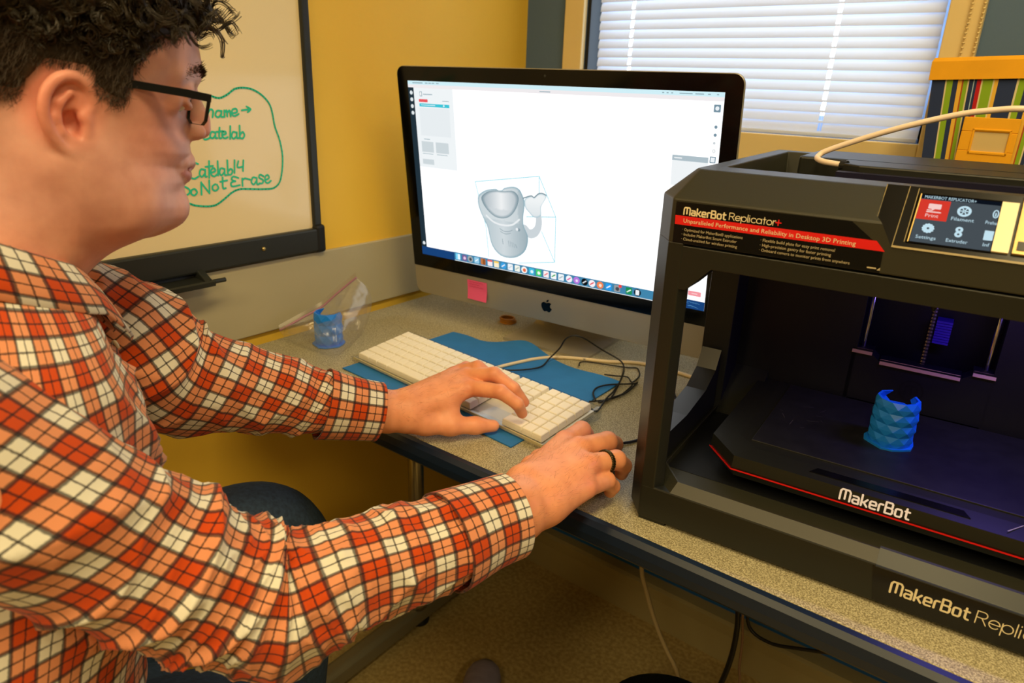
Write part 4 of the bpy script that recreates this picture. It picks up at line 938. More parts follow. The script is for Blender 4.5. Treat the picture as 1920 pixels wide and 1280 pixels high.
m.build('label_pocket',M_yf,bin_,world=True)
m=MB()
def pk2(x0,z0,x1,z1): m.bb((x0,y0-.0012,z0),(x1,y0+.003,z1),bev=.001)
pk2(-.1385,1.1385,-.1355,1.1755); pk2(-.0915,1.1385,-.0885,1.1755); pk2(-.1385,1.1725,-.0885,1.1755); pk2(-.1385,1.1385,-.0885,1.1425)
m.build('pocket_edge',M_yf,bin_,world=True)
MB().bb((-.138,y0+.0015,1.140),(-.089,y0+.003,1.174)).build('label_card',mat('tan_card',S(214,188,130),.6),bin_,world=True)

# ================================================================ THE PERSON
# implicit solids -> one surface (surface nets on sparse blocks)
class Solid:
    def __init__(s): s.it=[]
    def rc(s,a,b,ra,rb,k=.008,op=1):
        a=np.array(a,float);b=np.array(b,float);ba=b-a;q=max(ba@ba,1e-12)
        def f(P):
            t=np.clip((P-a)@ba/q,0,1); d=P-a-t[:,None]*ba
            return np.sqrt((d*d).sum(1))-(ra+(rb-ra)*t)
        s.it.append((f,(a+b)/2,np.linalg.norm(ba)/2+max(ra,rb),k,op)); return s
    def chain(s,pts,rs,k=.008):
        for i in range(len(pts)-1): s.rc(pts[i],pts[i+1],rs[i],rs[i+1],k)
        return s
    def el(s,c,r,M=None,k=.008,op=1):
        c=np.array(c,float);r=np.array(r,float);M=np.eye(3) if M is None else np.array(M,float)
        def f(P):
            q=(P-c)@M.T; k0=np.sqrt(((q/r)**2).sum(1))+1e-9; k1=np.sqrt(((q/(r*r))**2).sum(1))+1e-9
            return k0*(k0-1)/k1
        s.it.append((f,c,r.max(),k,op)); return s
    def fn(s,f,c,r,k=.008,op=1): s.it.append((f,np.array(c,float),r,k,op)); return s
    def ev(s,P,items=None):
        D=None
        for f,c,r,k,op in (s.it if items is None else items):
            d=f(P)
            if D is None:
                if op<0: continue
                D=d; continue
            if op>0:
                h=np.clip(.5+.5*(D-d)/k,0,1); D=D*(1-h)+d*h-k*h*(1-h)
            else:
                h=np.clip(.5-.5*(D+d)/k,0,1); D=D*(1-h)+(-d)*h+k*h*(1-h)
        return np.full(len(P),1.) if D is None else D
def surface(sol,lo,hi,h,N=20):
    lo=np.array(lo);n=np.ceil((np.array(hi)-lo)/h).astype(int)+2
    nb=np.ceil(n/N).astype(int); S1,S2=1<<20,1<<40
    keys=[];verts=[];quads=[]
    g=np.arange(N+1); I,J,K=np.meshgrid(g,g,g,indexing='ij'); G=np.stack([I,J,K],-1).reshape(-1,3)
    Rb=h*N*.5*1.7321
    for bx in range(nb[0]):
        for by in range(nb[1]):
            for bz in range(nb[2]):
                o=np.array([bx,by,bz])*N; bc=lo+(o+N/2)*h
                act=[it for it in sol.it if np.linalg.norm(it[1]-bc)<Rb+it[2]+it[3]+.035]
                if not any(a[4]>0 for a in act): continue
                dc=sol.ev(bc[None,:],act)[0]
                if abs(dc)>Rb*2.2+.03: continue
                v=sol.ev(lo+(o+G)*h,act).reshape(N+1,N+1,N+1)
                if v.min()>0 or v.max()<0: continue
                ins=v<0
                c=[ins[a:N+a,b:N+b,e:N+e] for a in (0,1) for b in (0,1) for e in (0,1)]
                s_=sum(x.astype(int) for x in c); am=(s_>0)&(s_<8); idx=np.argwhere(am)
                if len(idx)==0: continue
                acc=np.zeros((len(idx),3)); cnt=np.zeros(len(idx))
                for ax_ in range(3):
                    o1,o2=[q for q in range(3) if q!=ax_]
                    for a in (0,1):
                        for b in (0,1):
                            p0=idx.copy(); p0[:,o1]+=a; p0[:,o2]+=b; p1=p0.copy(); p1[:,ax_]+=1
                            v0=v[p0[:,0],p0[:,1],p0[:,2]]; v1=v[p1[:,0],p1[:,1],p1[:,2]]
                            cr_=(v0<0)!=(v1<0); t=np.where(cr_,v0/(v0-v1+1e-30),0)
                            q=p0.astype(float); q[:,ax_]+=t
                            acc+=np.where(cr_[:,None],q,0); cnt+=cr_
                pos=lo+(o+acc/cnt[:,None])*h
                gi=idx+o+1; keys.append(gi[:,0]*S2+gi[:,1]*S1+gi[:,2]); verts.append(pos)
                for ax_ in range(3):
                    o1,o2=(ax_+1)%3,(ax_+2)%3
                    sl0=[slice(0,N)]*3; sl1=[slice(0,N)]*3; sl1[ax_]=slice(1,N+1)
                    e0=ins[tuple(sl0)]; e1=ins[tuple(sl1)]; ed=np.argwhere(e0!=e1)
                    if len(ed)==0: continue
                    fl=e0[ed[:,0],ed[:,1],ed[:,2]]
                    ge=ed+o+1; qs=[]
                    for a,b in ((0,0),(1,0),(1,1),(0,1)):
                        p=ge.copy(); p[:,o1]-=a; p[:,o2]-=b; qs.append(p[:,0]*S2+p[:,1]*S1+p[:,2])
                    q=np.stack(qs,1); q[~fl]=q[~fl][:,::-1]; quads.append(q)
    keys=np.concatenate(keys);verts=np.concatenate(verts);quads=np.concatenate(quads)
    od=np.argsort(keys);ks_=keys[od];ix=np.searchsorted(ks_,quads); ix=np.clip(ix,0,len(ks_)-1)
    ok=(ks_[ix]==quads).all(1)
    return verts[od],ix[ok]

man=thing('person','seated man in a plaid shirt and jeans typing at the keyboard','person',(-.66,.0,0))
# --- head frame
HO=np.array([-.6805,.2413,1.1805]); HF=np.array([.2048,.9633,-.1736]); HU=np.array([.0361,.1699,.9848]); HR=np.array([.9781,-.2079,.0])
HM=np.stack([HF,HR,HU])                                  # world -> (a,b,c)
def H(a,b,c): return HO+HF*a+HR*b+HU*c
HV=lambda a,b,c: Vector(H(a,b,c))
FC=np.array([-.105,-.095,-.089,-.0837,-.0758,-.0665,-.0544,-.0449,-.0385,-.0329,-.028,-.0187,-.0087,0,.012,.025,.036,.044,.0553,.0636,.0737,.0859,.10,.12])
FA=np.array([.060,.075,.088,.098,.1045,.1064,.1040,.1065,.1055,.104,.1070,.1105,.1085,.103,.100,.099,.101,.1045,.1105,.1108,.1078,.1045,.097,.078])
WC=np.array([-.105,-.09,-.0837,-.0665,-.045,-.02,0,.025,.05,.075,.1,.12]); WW=np.array([.046,.054,.057,.062,.067,.0705,.072,.073,.073,.073,.068,.055])
def face_f(P):
    q=(P-HO)@HM.T; a,b,c=q[:,0],q[:,1],q[:,2]
    af=np.interp(c,FC,FA); wd=np.interp(c,WC,WW); m=.015
    ab=np.interp(c,[-.10,-.06,-.02,.02,.12],[-.002,-.022,-.045,-.07,-.07])
    ha=np.where(a>m,af-m,m-ab); n=np.interp(c,[-.09,-.03,0,.03,.06],[1.95,1.72,1.8,2.05,2.2])
    rr=(np.abs((a-m)/ha)**n+np.abs(b/wd)**n)**(1/n)
    d=(rr-1)*wd*.85
    dz=np.abs(c-.005)-.097
    k=.02; h=np.clip(.5-.5*(d-dz)/k,0,1); return d*(1-h)+dz*h+k*h*(1-h)
sk=Solid()
sk.el(H(-.002,0,.052),(.106,.0770,.099),HM,k=.012)
sk.fn(face_f,H(.03,0,0),.20,k=.016)
# nose, lips, chin, sockets
sk.rc(H(.1010,0,.046),H(.1160,0,.0130),.0075,.0092,.008); sk.rc(H(.1160,0,.0130),H(.1178,0,.0050),.0092,.0098,.005)
for s_ in (1,-1):
    sk.el(H(.1060,.0145*s_,.0015),(.0135,.0068,.0085),HM,k=.005)
    sk.el(H(.1030,.0350*s_,.0275),(.0165,.0170,.0095),HM,k=.010,op=-1); sk.el(H(.0765,.0470*s_,.0270),(.0120,.0080,.0120),HM,k=.006)
    sk.rc(H(.1035,.012*s_,.050),H(.0800,.048*s_,.046),.007,.006,.012)       # brow
    EC=(.0845,.0340,.0275)
    for el0,rl in ((26,.0030),(-24,.0026)):
        lid=[]
        for az in np.linspace(-62,66,9):
            e_=R(el0)*math.cos(R(az)*1.25)**.6 if abs(az)<70 else 0
            lid.append(H(EC[0]+.0132*math.cos(e_)*math.cos(R(az)),(EC[1]+.0132*math.cos(e_)*math.sin(R(az)))*s_,EC[2]+.0132*math.sin(e_)))
        sk.chain(lid,[rl]*9,.003)
        if el0>0: sk.chain([p+HU*.0045-HF*.0015 for p in lid],[.0034]*9,.005)
    sk.el(H(.1110,.0085*s_,-.0060),(.006,.0042,.0032),HM,k=.003,op=-1)     # nostril
for lip,ca,zz,r0 in ((0,.1074,-.0258,.0064),(1,.1050,-.0400,.0066)):
    pts=[H(ca-.34*(t*.026)**1.0*abs(t)*1.6-.0*t,.026*t,zz+(-.004 if lip==0 else .006)*abs(t)**1.5) for t in np.linspace(-1,1,9)]
    rs_=[r0*(1-.55*abs(t)**1.5) for t in np.linspace(-1,1,9)]
    for i in range(8): sk.rc(pts[i],pts[i+1],rs_[i],rs_[i+1],.004)
sk.el(H(.1100,0,-.0330),(.012,.021,.0019),HM,k=.0018,op=-1)
sk.el(H(.0930,0,-.070),(.014,.022,.015),HM,k=.014)
sk.rc(H(.070,0,-.079),H(.010,0,-.088),.020,.046,.03)                       # heavy under-jaw
for s_ in (1,-1): sk.rc(H(.045,.042*s_,-.068),H(-.005,.055*s_,-.035),.022,.020,.035)
# neck, shoulders, chest (under the shirt)
NB=np.array([-.675,.145,1.02])
sk.rc(H(-.016,0,-.03),NB,.060,.068,.035)
sk.rc(NB+np.array([0,0,-.02]),(-.50,.085,.965),.050,.045,.03); sk.rc(NB+np.array([0,0,-.02]),(-.83,.155,.965),.050,.045,.03)
sk.el((-.67,.105,.90),(.165,.105,.15),None,k=.03)
# arms
RA=[(-.545,.060,.985),(-.516,.125,.923),(-.501,.168,.875),(-.487,.192,.850),(-.443,.261,.800),(-.417,.314,.803),(-.392,.387,.803),(-.3707,.4914,.800)]
sk.chain(RA,[.044,.042,.042,.042,.040,.034,.032,.0300],.02)
LA=[(-.835,.15,.985),(-.80,.24,.975),(-.775,.295,.945),(-.762,.335,.885),(-.741,.395,.862),(-.714,.479,.826),(-.6614,.5818,.7865)]
sk.chain(LA,[.050,.050,.048,.044,.041,.036,.0275],.02)
# right hand (on the mouse)
def V3(*p): return np.array(p)
rw=V3(-.3707,.4914,.800); rh=V3(-.372,.535,.802)
RM={'i':(-.4100,.6440,.806),'m':(-.3820,.6300,.813),'r':(-.3560,.6090,.810),'l':(-.3430,.5850,.797)}
RP={'i':[(-.4150,.6880,.803),(-.4200,.7080,.787),(-.4220,.7170,.776)],'m':[(-.3720,.6800,.806),(-.3760,.7060,.790),(-.3800,.7160,.776)],
    'r':[(-.3450,.6560,.801),(-.3460,.6780,.783),(-.3520,.6860,.766)],'l':[(-.3410,.6290,.787),(-.3420,.6470,.770),(-.3480,.6540,.757)]}
RR={'i':(.0130,.0118,.0100,.0085),'m':(.0135,.0122,.0105,.0088),'r':(.0130,.0115,.0098,.0082),'l':(.0118,.0102,.0088,.0075)}
sk.rc(rw,rh+V3(-.016,0,0),.0300,.0235,.012); sk.rc(rw,rh+V3(.012,-.004,-.004),.0290,.0225,.012)
for q in 'imrl':
    off={'i':(-.020,.005,-.002),'m':(-.007,.004,.003),'r':(.006,.0,.001),'l':(.016,-.006,-.006)}[q]
    sk.rc(rh+np.array(off),RM[q],.0205,RR[q][0]+.0012,.014)
sk.rc(rh+V3(-.004,.03,-.010),(-.376,.610,.793),.022,.016,.012)
for q in 'imrl': sk.chain([RM[q]]+RP[q],RR[q],.0035)
sk.chain([rh+V3(-.024,.012,-.014),(-.425,.600,.782),(-.443,.640,.770),(-.440,.672,.762)],[.019,.0145,.0120,.0095],.010)
# left hand (typing)
lw=V3(-.6614,.5818,.7865); lh=V3(-.6480,.6010,.7870)
LM={'i':(-.6060,.6890,.8040),'m':(-.6260,.7040,.8105),'r':(-.6480,.7160,.8075),'l':(-.6680,.7210,.7970)}
LP={'i':[(-.5560,.6960,.8110),(-.5345,.7080,.7950),(-.5335,.7190,.7765)],'m':[(-.5830,.7140,.8240),(-.5560,.7260,.8060),(-.5455,.7385,.7830)],
    'r':[(-.6180,.7190,.8230),(-.5990,.7340,.8060),(-.5920,.7450,.7870)],'l':[(-.6480,.7270,.8120),(-.6320,.7410,.7990),(-.6260,.7510,.7860)]}
LR={'i':(.0122,.0102,.0088,.0076),'m':(.0126,.0104,.0090,.0078),'r':(.0120,.0100,.0086,.0074),'l':(.0108,.0090,.0078,.0068)}
sk.rc(lw,lh,.0272,.0235,.012)
for q,off in (('i',(.010,.000,.000)),('m',(.001,.006,.005)),('r',(-.006,.011,.004)),('l',(-.012,.014,-.002))):
    sk.rc(lh+np.array(off),LM[q],.0195,LR[q][0]+.0010,.012)
for q in 'imrl': sk.chain([LM[q]]+LP[q],LR[q],.0032)
sk.chain([lh+V3(.010,-.004,-.010),(-.6240,.6170,.7690),(-.5990,.6410,.7645),(-.5800,.6720,.7590),(-.5655,.6940,.7550)],[.0200,.0165,.0135,.0112,.0088],.009)
sk.el((-.6200,.6500,.7800),(.022,.020,.016),None,k=.014)
# right ear
EA=[(.0095,.0745,.000),(.0150,.0715,.0070),(.0160,.0725,.0160),(.0115,.0760,.0245),(.0020,.0800,.0285),(-.0080,.0840,.0250),(-.0150,.0865,.0150),(-.0170,.0870,.0030),(-.0145,.0850,-.0090),(-.0090,.0820,-.0185),(-.0015,.0785,-.0260),(.0060,.0745,-.0300)]
ES=spline(EA,30)
ang=R(24); EM=np.array([[math.cos(ang),-math.sin(ang),0],[math.sin(ang),math.cos(ang),0],[0,0,1]])@HM
for s_ in (1,-1):
    fl=lambda p:H(p[0],p[1]*s_,p[2])
    M_=EM if s_==1 else (np.array([[math.cos(ang),math.sin(ang),0],[-math.sin(ang),math.cos(ang),0],[0,0,1]])@HM)
    sk.el(fl((.0000,.0755,-.0015)),(.0180,.0042,.0270),M_,k=.004)
    sk.el(fl((-.0030,.0830,.0075)),(.0105,.0056,.0165),M_,k=.003,op=-1)
    sk.el(fl((.0040,.0785,-.0065)),(.0085,.0120,.0110),M_,k=.003,op=-1)
    for i in range(len(ES)-1): sk.rc(fl(ES[i]),fl(ES[i+1]),.0037,.0037,.0026)
    sk.el(fl((.0055,.0755,-.0255)),(.0072,.0046,.0080),M_,k=.004)
    AH=[(.0005,.0785,.0160),(-.0060,.0805,.0080),(-.0078,.0808,-.0030),(-.0045,.0795,-.0125),(.0030,.0770,-.0175)]
    for i in range(4): sk.rc(fl(AH[i]),fl(AH[i+1]),.0027,.0027,.0035)
    sk.rc(fl((.0125,.0740,-.0025)),fl((.0118,.0740,-.0115)),.0036,.0032,.004)
bv,bq=surface(sk,(-.95,-.02,.70),(-.28,.80,1.36),.0018)
me=bpy.data.meshes.new('body'); 
mi=np.array(mworld(man).inverted())
bl=bv@mi[:3,:3].T+mi[:3,3]
me.vertices.add(len(bl)); me.vertices.foreach_set('co',bl.ravel().astype(np.float32))
me.loops.add(len(bq)*4); me.loops.foreach_set('vertex_index',bq.ravel().astype(np.int32))
me.polygons.add(len(bq)); me.polygons.foreach_set('loop_start',np.arange(0,len(bq)*4,4,dtype=np.int32)); me.polygons.foreach_set('loop_total',np.full(len(bq),4,dtype=np.int32))
me.polygons.foreach_set('use_smooth',np.ones(len(bq),bool)); me.update(calc_edges=True); me.validate()
# skin colour per vertex: ruddier ears, nose, cheeks, knuckles; lips; nails
base=np.array(S(242,166,124)[:3]); colr=np.tile(base,(len(bv),1))
hq=(bv-HO)@HM.T; hm=np.clip((hq[:,2]+.17)/.10,0,1)[:,None]; colr[:]=colr*(1-hm)+np.array(S(228,170,156)[:3])*hm  # head painted pinker to carry the cool screen light
def tint(c,r,col,w,pw=2):
    d=np.linalg.norm(bv-np.array(c),axis=1)/r; k=np.clip(1-d**pw,0,1)*w
    colr[:]=colr*(1-k[:,None])+np.array(S(*col)[:3])*k[:,None]
for s_ in (1,-1):
    tint(H(-.004,.08*s_,.006),.036,(236,140,116),.75); tint(H(.07,.05*s_,.0),.045,(226,146,126),.55)
tint(H(.122,0,.004),.022,(224,140,118),.55)
q=(bv-HO)@HM.T
lipm=(q[:,0]>.090)&(np.abs(q[:,1])<.027)&(q[:,2]<-.0275+.0)&(q[:,2]>-.0465)&(np.abs(q[:,2]+.0365)<.0095*(1-(np.abs(q[:,1])/.028)**2))
colr[lipm]=colr[lipm]*.35+np.array(S(198,108,108)[:3])*.65
for d_,p_ in ((RM,RP),(LM,LP)):
    for k_ in 'imrl': tint(d_[k_],.020,(226,130,100),.5); tint(p_[k_][0],.014,(224,136,110),.45); tint(p_[k_][2],.010,(222,130,110),.4)
beard=(q[:,0]>.01)&(q[:,2]<-.03)&(q[:,2]>-.12)
colr[beard]*=np.array([.965,.955,.96])
HLx=[-.12,-.06,-.045,-.032,-.024,-.014,.014,.0185,.030,.0385,.0425,.0465,.0535,.0635,.088,.1055]
HLy=[-.045,-.03,-.008,.004,.018,.0340,.0340,.0215,.0155,.0150,.026,.045,.058,.0685,.0785,.0835]
def hair_h(a,c,b=0): return c-np.interp(a,HLx,HLy)
roots=np.clip((hair_h(q[:,0],q[:,2])+.006)/.010,0,1)*(q[:,2]>-.05)*np.clip((.0790-np.abs(q[:,1]))/.004,0,1)*.72      # hair-covered scalp and sideburns
roots=np.maximum(roots,np.clip((-.012-q[:,0])/.03,0,1)*np.clip((q[:,2]+.085)/.05,0,1)*np.clip((.085-np.abs(q[:,1]))/.02,0,1)*.30)
colr[:]=colr*(1-roots[:,None])+np.array(S(92,64,42)[:3])*roots[:,None]
ca=me.color_attributes.new('skin','FLOAT_COLOR','POINT'); ca.data.foreach_set('color',np.concatenate([colr,np.ones((len(bv),1))],1).ravel().astype(np.float32))
def skin_mat():
    m=mat('skin',S(232,178,148),.46,bump=(700,.10,.0005),sss=.18); N=m.node_tree.nodes; L=m.node_tree.links; b=N['Principled BSDF']
    at=N.new('ShaderNodeVertexColor'); at.layer_name='skin'
    tc=N.new('ShaderNodeTexCoord'); n=N.new('ShaderNodeTexNoise'); n.inputs['Scale'].default_value=55; n.inputs['Detail'].default_value=6; L.new(tc.outputs['Object'],n.inputs['Vector'])
    r=N.new('ShaderNodeValToRGB'); r.color_ramp.elements[0].position=.3; r.color_ramp.elements[1].position=.7; r.color_ramp.elements[0].color=(.86,.80,.78,1); r.color_ramp.elements[1].color=(1,1,1,1); L.new(n.outputs[0],r.inputs[0])
    x=N.new('ShaderNodeMixRGB'); x.blend_type='MULTIPLY'; x.inputs[0].default_value=1; L.new(at.outputs[0],x.inputs[1]); L.new(r.outputs[0],x.inputs[2]); L.new(x.outputs[0],b.inputs['Base Color'])
    return m
M_skin=skin_mat(); me.materials.append(M_skin)
body_o=bpy.data.objects.new('body',me); COL.objects.link(body_o); body_o.parent=man
# eyes
M_eye=mat('eye_white',S(226,220,214),.15); M_iris=mat('iris_brown',S(52,40,32),.1)
for s_ in (1,-1):
    m=MB(); m.smooth=True; c=HV(.0845,.0340*s_,.0275)
    m.ball(tuple(c),.0124,20); m.mat=1
    f=Vector(HF); r_=Vector(HR); u=Vector(HU)
    m.loft([[c+f*(math.sqrt(.0127**2-rr*rr))+(r_*math.cos(2*PI*k/20)+u*math.sin(2*PI*k/20))*rr for k in range(20)] for rr in (.0060,.004,.002,.0005)])
    m.build('eye',[M_eye,M_iris],man,world=True)

# ---- plaid cloth
def plaid():
    m=bpy.data.materials.new('plaid_flannel'); m.use_nodes=True; N=m.node_tree.nodes; L=m.node_tree.links; b=N['Principled BSDF']
    b.inputs['Roughness'].default_value=.88; b.inputs['Sheen Weight'].default_value=.15; b.inputs['Specular IOR Level'].default_value=.2
    uv=N.new('ShaderNodeUVMap'); uv.uv_map='UVMap'
    nz=N.new('ShaderNodeTexNoise'); nz.inputs['Scale'].default_value=400; L.new(uv.outputs[0],nz.inputs['Vector'])
    sp=N.new('ShaderNodeSeparateXYZ'); L.new(uv.outputs[0],sp.inputs[0])
    red=S(198,72,18); wh=S(226,222,210)
    def ramp(sock,els):
        d=N.new('ShaderNodeMath'); d.operation='DIVIDE'; d.inputs[1].default_value=.041; L.new(sock,d.inputs[0])
        a=N.new('ShaderNodeMath'); a.operation='MULTIPLY_ADD'; a.inputs[1].default_value=.03; L.new(nz.outputs[0],a.inputs[0]); L.new(d.outputs[0],a.inputs[2])
        f=N.new('ShaderNodeMath'); f.operation='FRACT'; L.new(a.outputs[0],f.inputs[0])
        out=[]
        for el in els:
            r=N.new('ShaderNodeValToRGB'); r.color_ramp.interpolation='LINEAR'; cr_=r.color_ramp
            while len(cr_.elements)>1: cr_.elements.remove(cr_.elements[-1])
            cr_.elements[0].position=el[0][0]; cr_.elements[0].color=el[0][1]
            for p,c in el[1:]:
                e=cr_.elements.new(p); e.color=c
            L.new(f.outputs[0],r.inputs[0]); out.append(r.outputs[0])
        return out
    K=lambda v:(v,v,v,1); e_=.006
    colr_=[(0,K(0)),(.5-e_,K(0)),(.5+e_,K(1)),(1-e_,K(1)),(1,K(0))]
    tw=.040; nw=.016
    thick=[(0,K(1)),(tw-.01,K(1)),(tw+.01,K(0)),(.5-tw-.01,K(0)),(.5-tw+.01,K(1)),(.5+tw-.01,K(1)),(.5+tw+.01,K(0)),(1-tw-.01,K(0)),(1-tw+.01,K(1))]
    thin=[(0,K(0)),(.25-nw-.006,K(0)),(.25-nw+.004,K(1)),(.25+nw-.004,K(1)),(.25+nw+.006,K(0)),(.75-nw-.006,K(0)),(.75-nw+.004,K(1)),(.75+nw-.004,K(1)),(.75+nw+.006,K(0))]
    cu_,ku,nu=ramp(sp.outputs[0],(colr_,thick,thin)); cv,kv,nv=ramp(sp.outputs[1],(colr_,thick,thin))
    def mix(a,bq,f,fac=None,mode='MIX'):
        x=N.new('ShaderNodeMixRGB'); x.blend_type=mode
        if fac is None: x.inputs[0].default_value=f
        else:
            g=N.new('ShaderNodeMath'); g.operation='MULTIPLY'; g.inputs[1].default_value=f; L.new(fac,g.inputs[0]); L.new(g.outputs[0],x.inputs[0])
        L.new(a,x.inputs[1])
        if isinstance(bq,tuple): x.inputs[2].default_value=bq
        else: L.new(bq,x.inputs[2])
        return x.outputs[0]
    h_=mix(cu_,cv,.5); r3=N.new('ShaderNodeValToRGB'); e3=r3.color_ramp.elements; e3[0].color=red; e3[1].color=wh; e3[0].position=.05; e3[1].position=.95
    e4=e3.new(.5); e4.color=S(222,146,106); L.new(h_,r3.inputs[0]); c=r3.outputs[0]
    for k_ in (ku,kv): c=mix(c,S(24,28,38),.80,k_)
    for k_ in (nu,nv): c=mix(c,S(28,24,30),.80,k_)
    L.new(c,b.inputs['Base Color'])
    tc=N.new('ShaderNodeTexCoord'); n2=N.new('ShaderNodeTexNoise'); n2.inputs['Scale'].default_value=1400; L.new(tc.outputs['Object'],n2.inputs['Vector'])
    q=N.new('ShaderNodeBump'); q.inputs['Strength'].default_value=.25; q.inputs['Distance'].default_value=.0006; L.new(n2.outputs[0],q.inputs['Height']); L.new(q.outputs[0],b.inputs['Normal'])
    return m
M_plaid=plaid(); M_btn=mat('ivory_button',S(226,206,170),.3)
def nz3(x,y,z,s=0): return noise.noise(Vector((x+s*17.3,y-s*9.1,z+s*4.7)))
def frames(C):
    T=np.gradient(C,axis=0); T/=np.linalg.norm(T,axis=1)[:,None]
    Nn=[]; n=np.array([0,0,-1.])-T[0]*(-T[0][2]); n/=np.linalg.norm(n)
    for t in T:
        n=n-t*(n@t); n/=np.linalg.norm(n); Nn.append(n.copy())
    Nn=np.array(Nn); return T,Nn,np.cross(T,Nn)
def sleeve(name,pts,rad,wr,nper,seed,uv0=(0,0),rot=0,ns=300,na=128,shear=0):
    cR,sR=math.cos(R(rot)),math.sin(R(rot))
    C=spline(pts,ns); Rr=np.interp(np.linspace(0,1,ns),np.linspace(0,1,len(rad)),rad)
    Rr=spline([[r] for r in rad],ns)[:,0]
    T,Nn,B=frames(C); s_=np.concatenate([[0],np.cumsum(np.linalg.norm(np.diff(C,axis=0),axis=1))])
    rings=[]
    for i in range(ns):
        rg=[]
        for j in range(na):
            th=2*PI*j/na; d=wr(s_[i],th,i/(ns-1)); r=Rr[i]+d
            p=C[i]+(Nn[i]*math.cos(th)+B[i]*math.sin(th))*r; rg.append(Vector(p))
        rings.append(rg)
    m=MB(); m.smooth=True
    m.loft(rings,caps=False,uv=lambda i,j:(uv0[0]+.041*nper*j/na*cR+s_[i]*sR,uv0[1]+s_[i]*cR-.041*nper*j/na*sR+shear*.041*nper*(j/na-.5)*max(0,min(1,(.34-s_[i])/.16))))
    o=m.build(name,M_plaid,man,world=True)
    return o,C,s_
def ridge(x): return (1-abs(math.sin(x)))**2.2
def wr_right(s,th,t):
    d=.0022*nz3(math.cos(th)*1.6,math.sin(th)*1.6,s*16,1)+.0012*nz3(math.cos(th)*4,math.sin(th)*4,s*34,2)
    el=math.exp(-((s-.305)/.085)**2)                # gathered folds at the elbow
    d+=el*(.0095*(ridge(s*58+.7*math.sin(th+.6)+1.6*nz3(math.cos(th),math.sin(th),s*8,4))-.30))
    d+=.0042*math.exp(-((s-.355)/.075)**2)*(ridge(s*185+1.2*math.sin(th+.8)+2.6*nz3(math.cos(th)*1.6,math.sin(th)*1.6,s*16,9))-.3)
    d+=.0060*math.exp(-((s-.39)/.06)**2)*(ridge(s*44-.8*math.cos(th)+1.3*nz3(math.cos(th)*1.3,math.sin(th)*1.3,s*9,5))-.3)
    ua=math.exp(-((s-.17)/.10)**2); d+=ua*.0085*(ridge(s*17+1.5*math.sin(th+2.2)+nz3(math.cos(th),math.sin(th),s*6,6))-.3)
    d+=(1/(1+math.exp(-(s-.36)/.02)))*.0034*(ridge(s*60+.9*math.sin(th+1)+2.2*nz3(math.cos(th)*1.5,math.sin(th)*1.5,s*14,7))-.3)
    d+=.0030*(ridge(s*26+1.4*math.cos(th-.5)+2.0*nz3(math.cos(th)*1.2,math.sin(th)*1.2,s*7,8))-.3)
    fo=math.exp(-((s-.48)/.05)**2); d+=fo*.0035*(ridge(s*52+1.1*math.sin(th*2+.5))-.3)
    return d
RS=[(-.600,.020,1.020),(-.545,.055,.997),(-.520,.112,.942),(-.501,.168,.877),(-.473,.215,.831),(-.443,.261,.797),(-.417,.314,.806),(-.392,.387,.8035),(-.380,.430,.803)]
sleeve('sleeve',RS,[.078,.076,.071,.0655,.0625,.0610,.0500,.0465,.0400],wr_right,10,1,(0,.010),0,shear=.35)
def wr_cuff(s,th,t): return .0008*nz3(math.cos(th)*2,math.sin(th)*2,s*30,3)+.0012*math.sin(th*2+1)
def cuff(name,pts,rad,nper,uv0):
    o,C,s_=sleeve(name,pts,rad,wr_cuff,nper,3,uv0,0,40,96)
    md=o.modifiers.new('thickness','SOLIDIFY'); md.thickness=.0022; md.offset=1
    return o
cuff('cuff',[(-.3855,.405,.803),(-.376,.447,.8035),(-.3660,.480,.803)],[.0475,.0430,.0415],7,(.013,.0))
def wr_left(s,th,t):
    d=.0020*nz3(math.cos(th)*1.6,math.sin(th)*1.6,s*16,11)+.0010*nz3(math.cos(th)*4,math.sin(th)*4,s*34,12)
    el=math.exp(-((s-.235)/.075)**2)
    d+=el*(.0095*(ridge(s*42+1.0*math.sin(th)+1.5*nz3(math.cos(th),math.sin(th),s*8,14))-.30))
    d+=.0045*math.exp(-((s-.36)/.07)**2)*(ridge(s*36-1.2*math.cos(th)+1.2*nz3(math.cos(th),math.sin(th),s*9,15))-.3)
    d+=.0026*(ridge(s*56+.9*math.sin(th+1)+2.2*nz3(math.cos(th)*1.5,math.sin(th)*1.5,s*14,17))-.3)
    d+=.004*math.exp(-((s-.44)/.03)**2)*(ridge(s*60+math.sin(th*2))-.2)
    d+=.005*math.exp(-((s-.10)/.07)**2)*(ridge(s*22+1.4*math.sin(th+1.2))-.3)
    return d
LS=[(-.845,.12,.995),(-.825,.18,.995),(-.798,.245,.975),(-.776,.295,.942),(-.762,.340,.888),(-.741,.395,.862),(-.714,.479,.826),(-.692,.518,.810)]
sleeve('sleeve',LS,[.076,.072,.069,.070,.070,.058,.0475,.0385],wr_left,10,2,(.022,.015),-15)
cuff('cuff',[(-.6990,.503,.8135),(-.682,.533,.802),(-.6625,.5665,.791)],[.0450,.0400,.0375],6,(.002,.010))
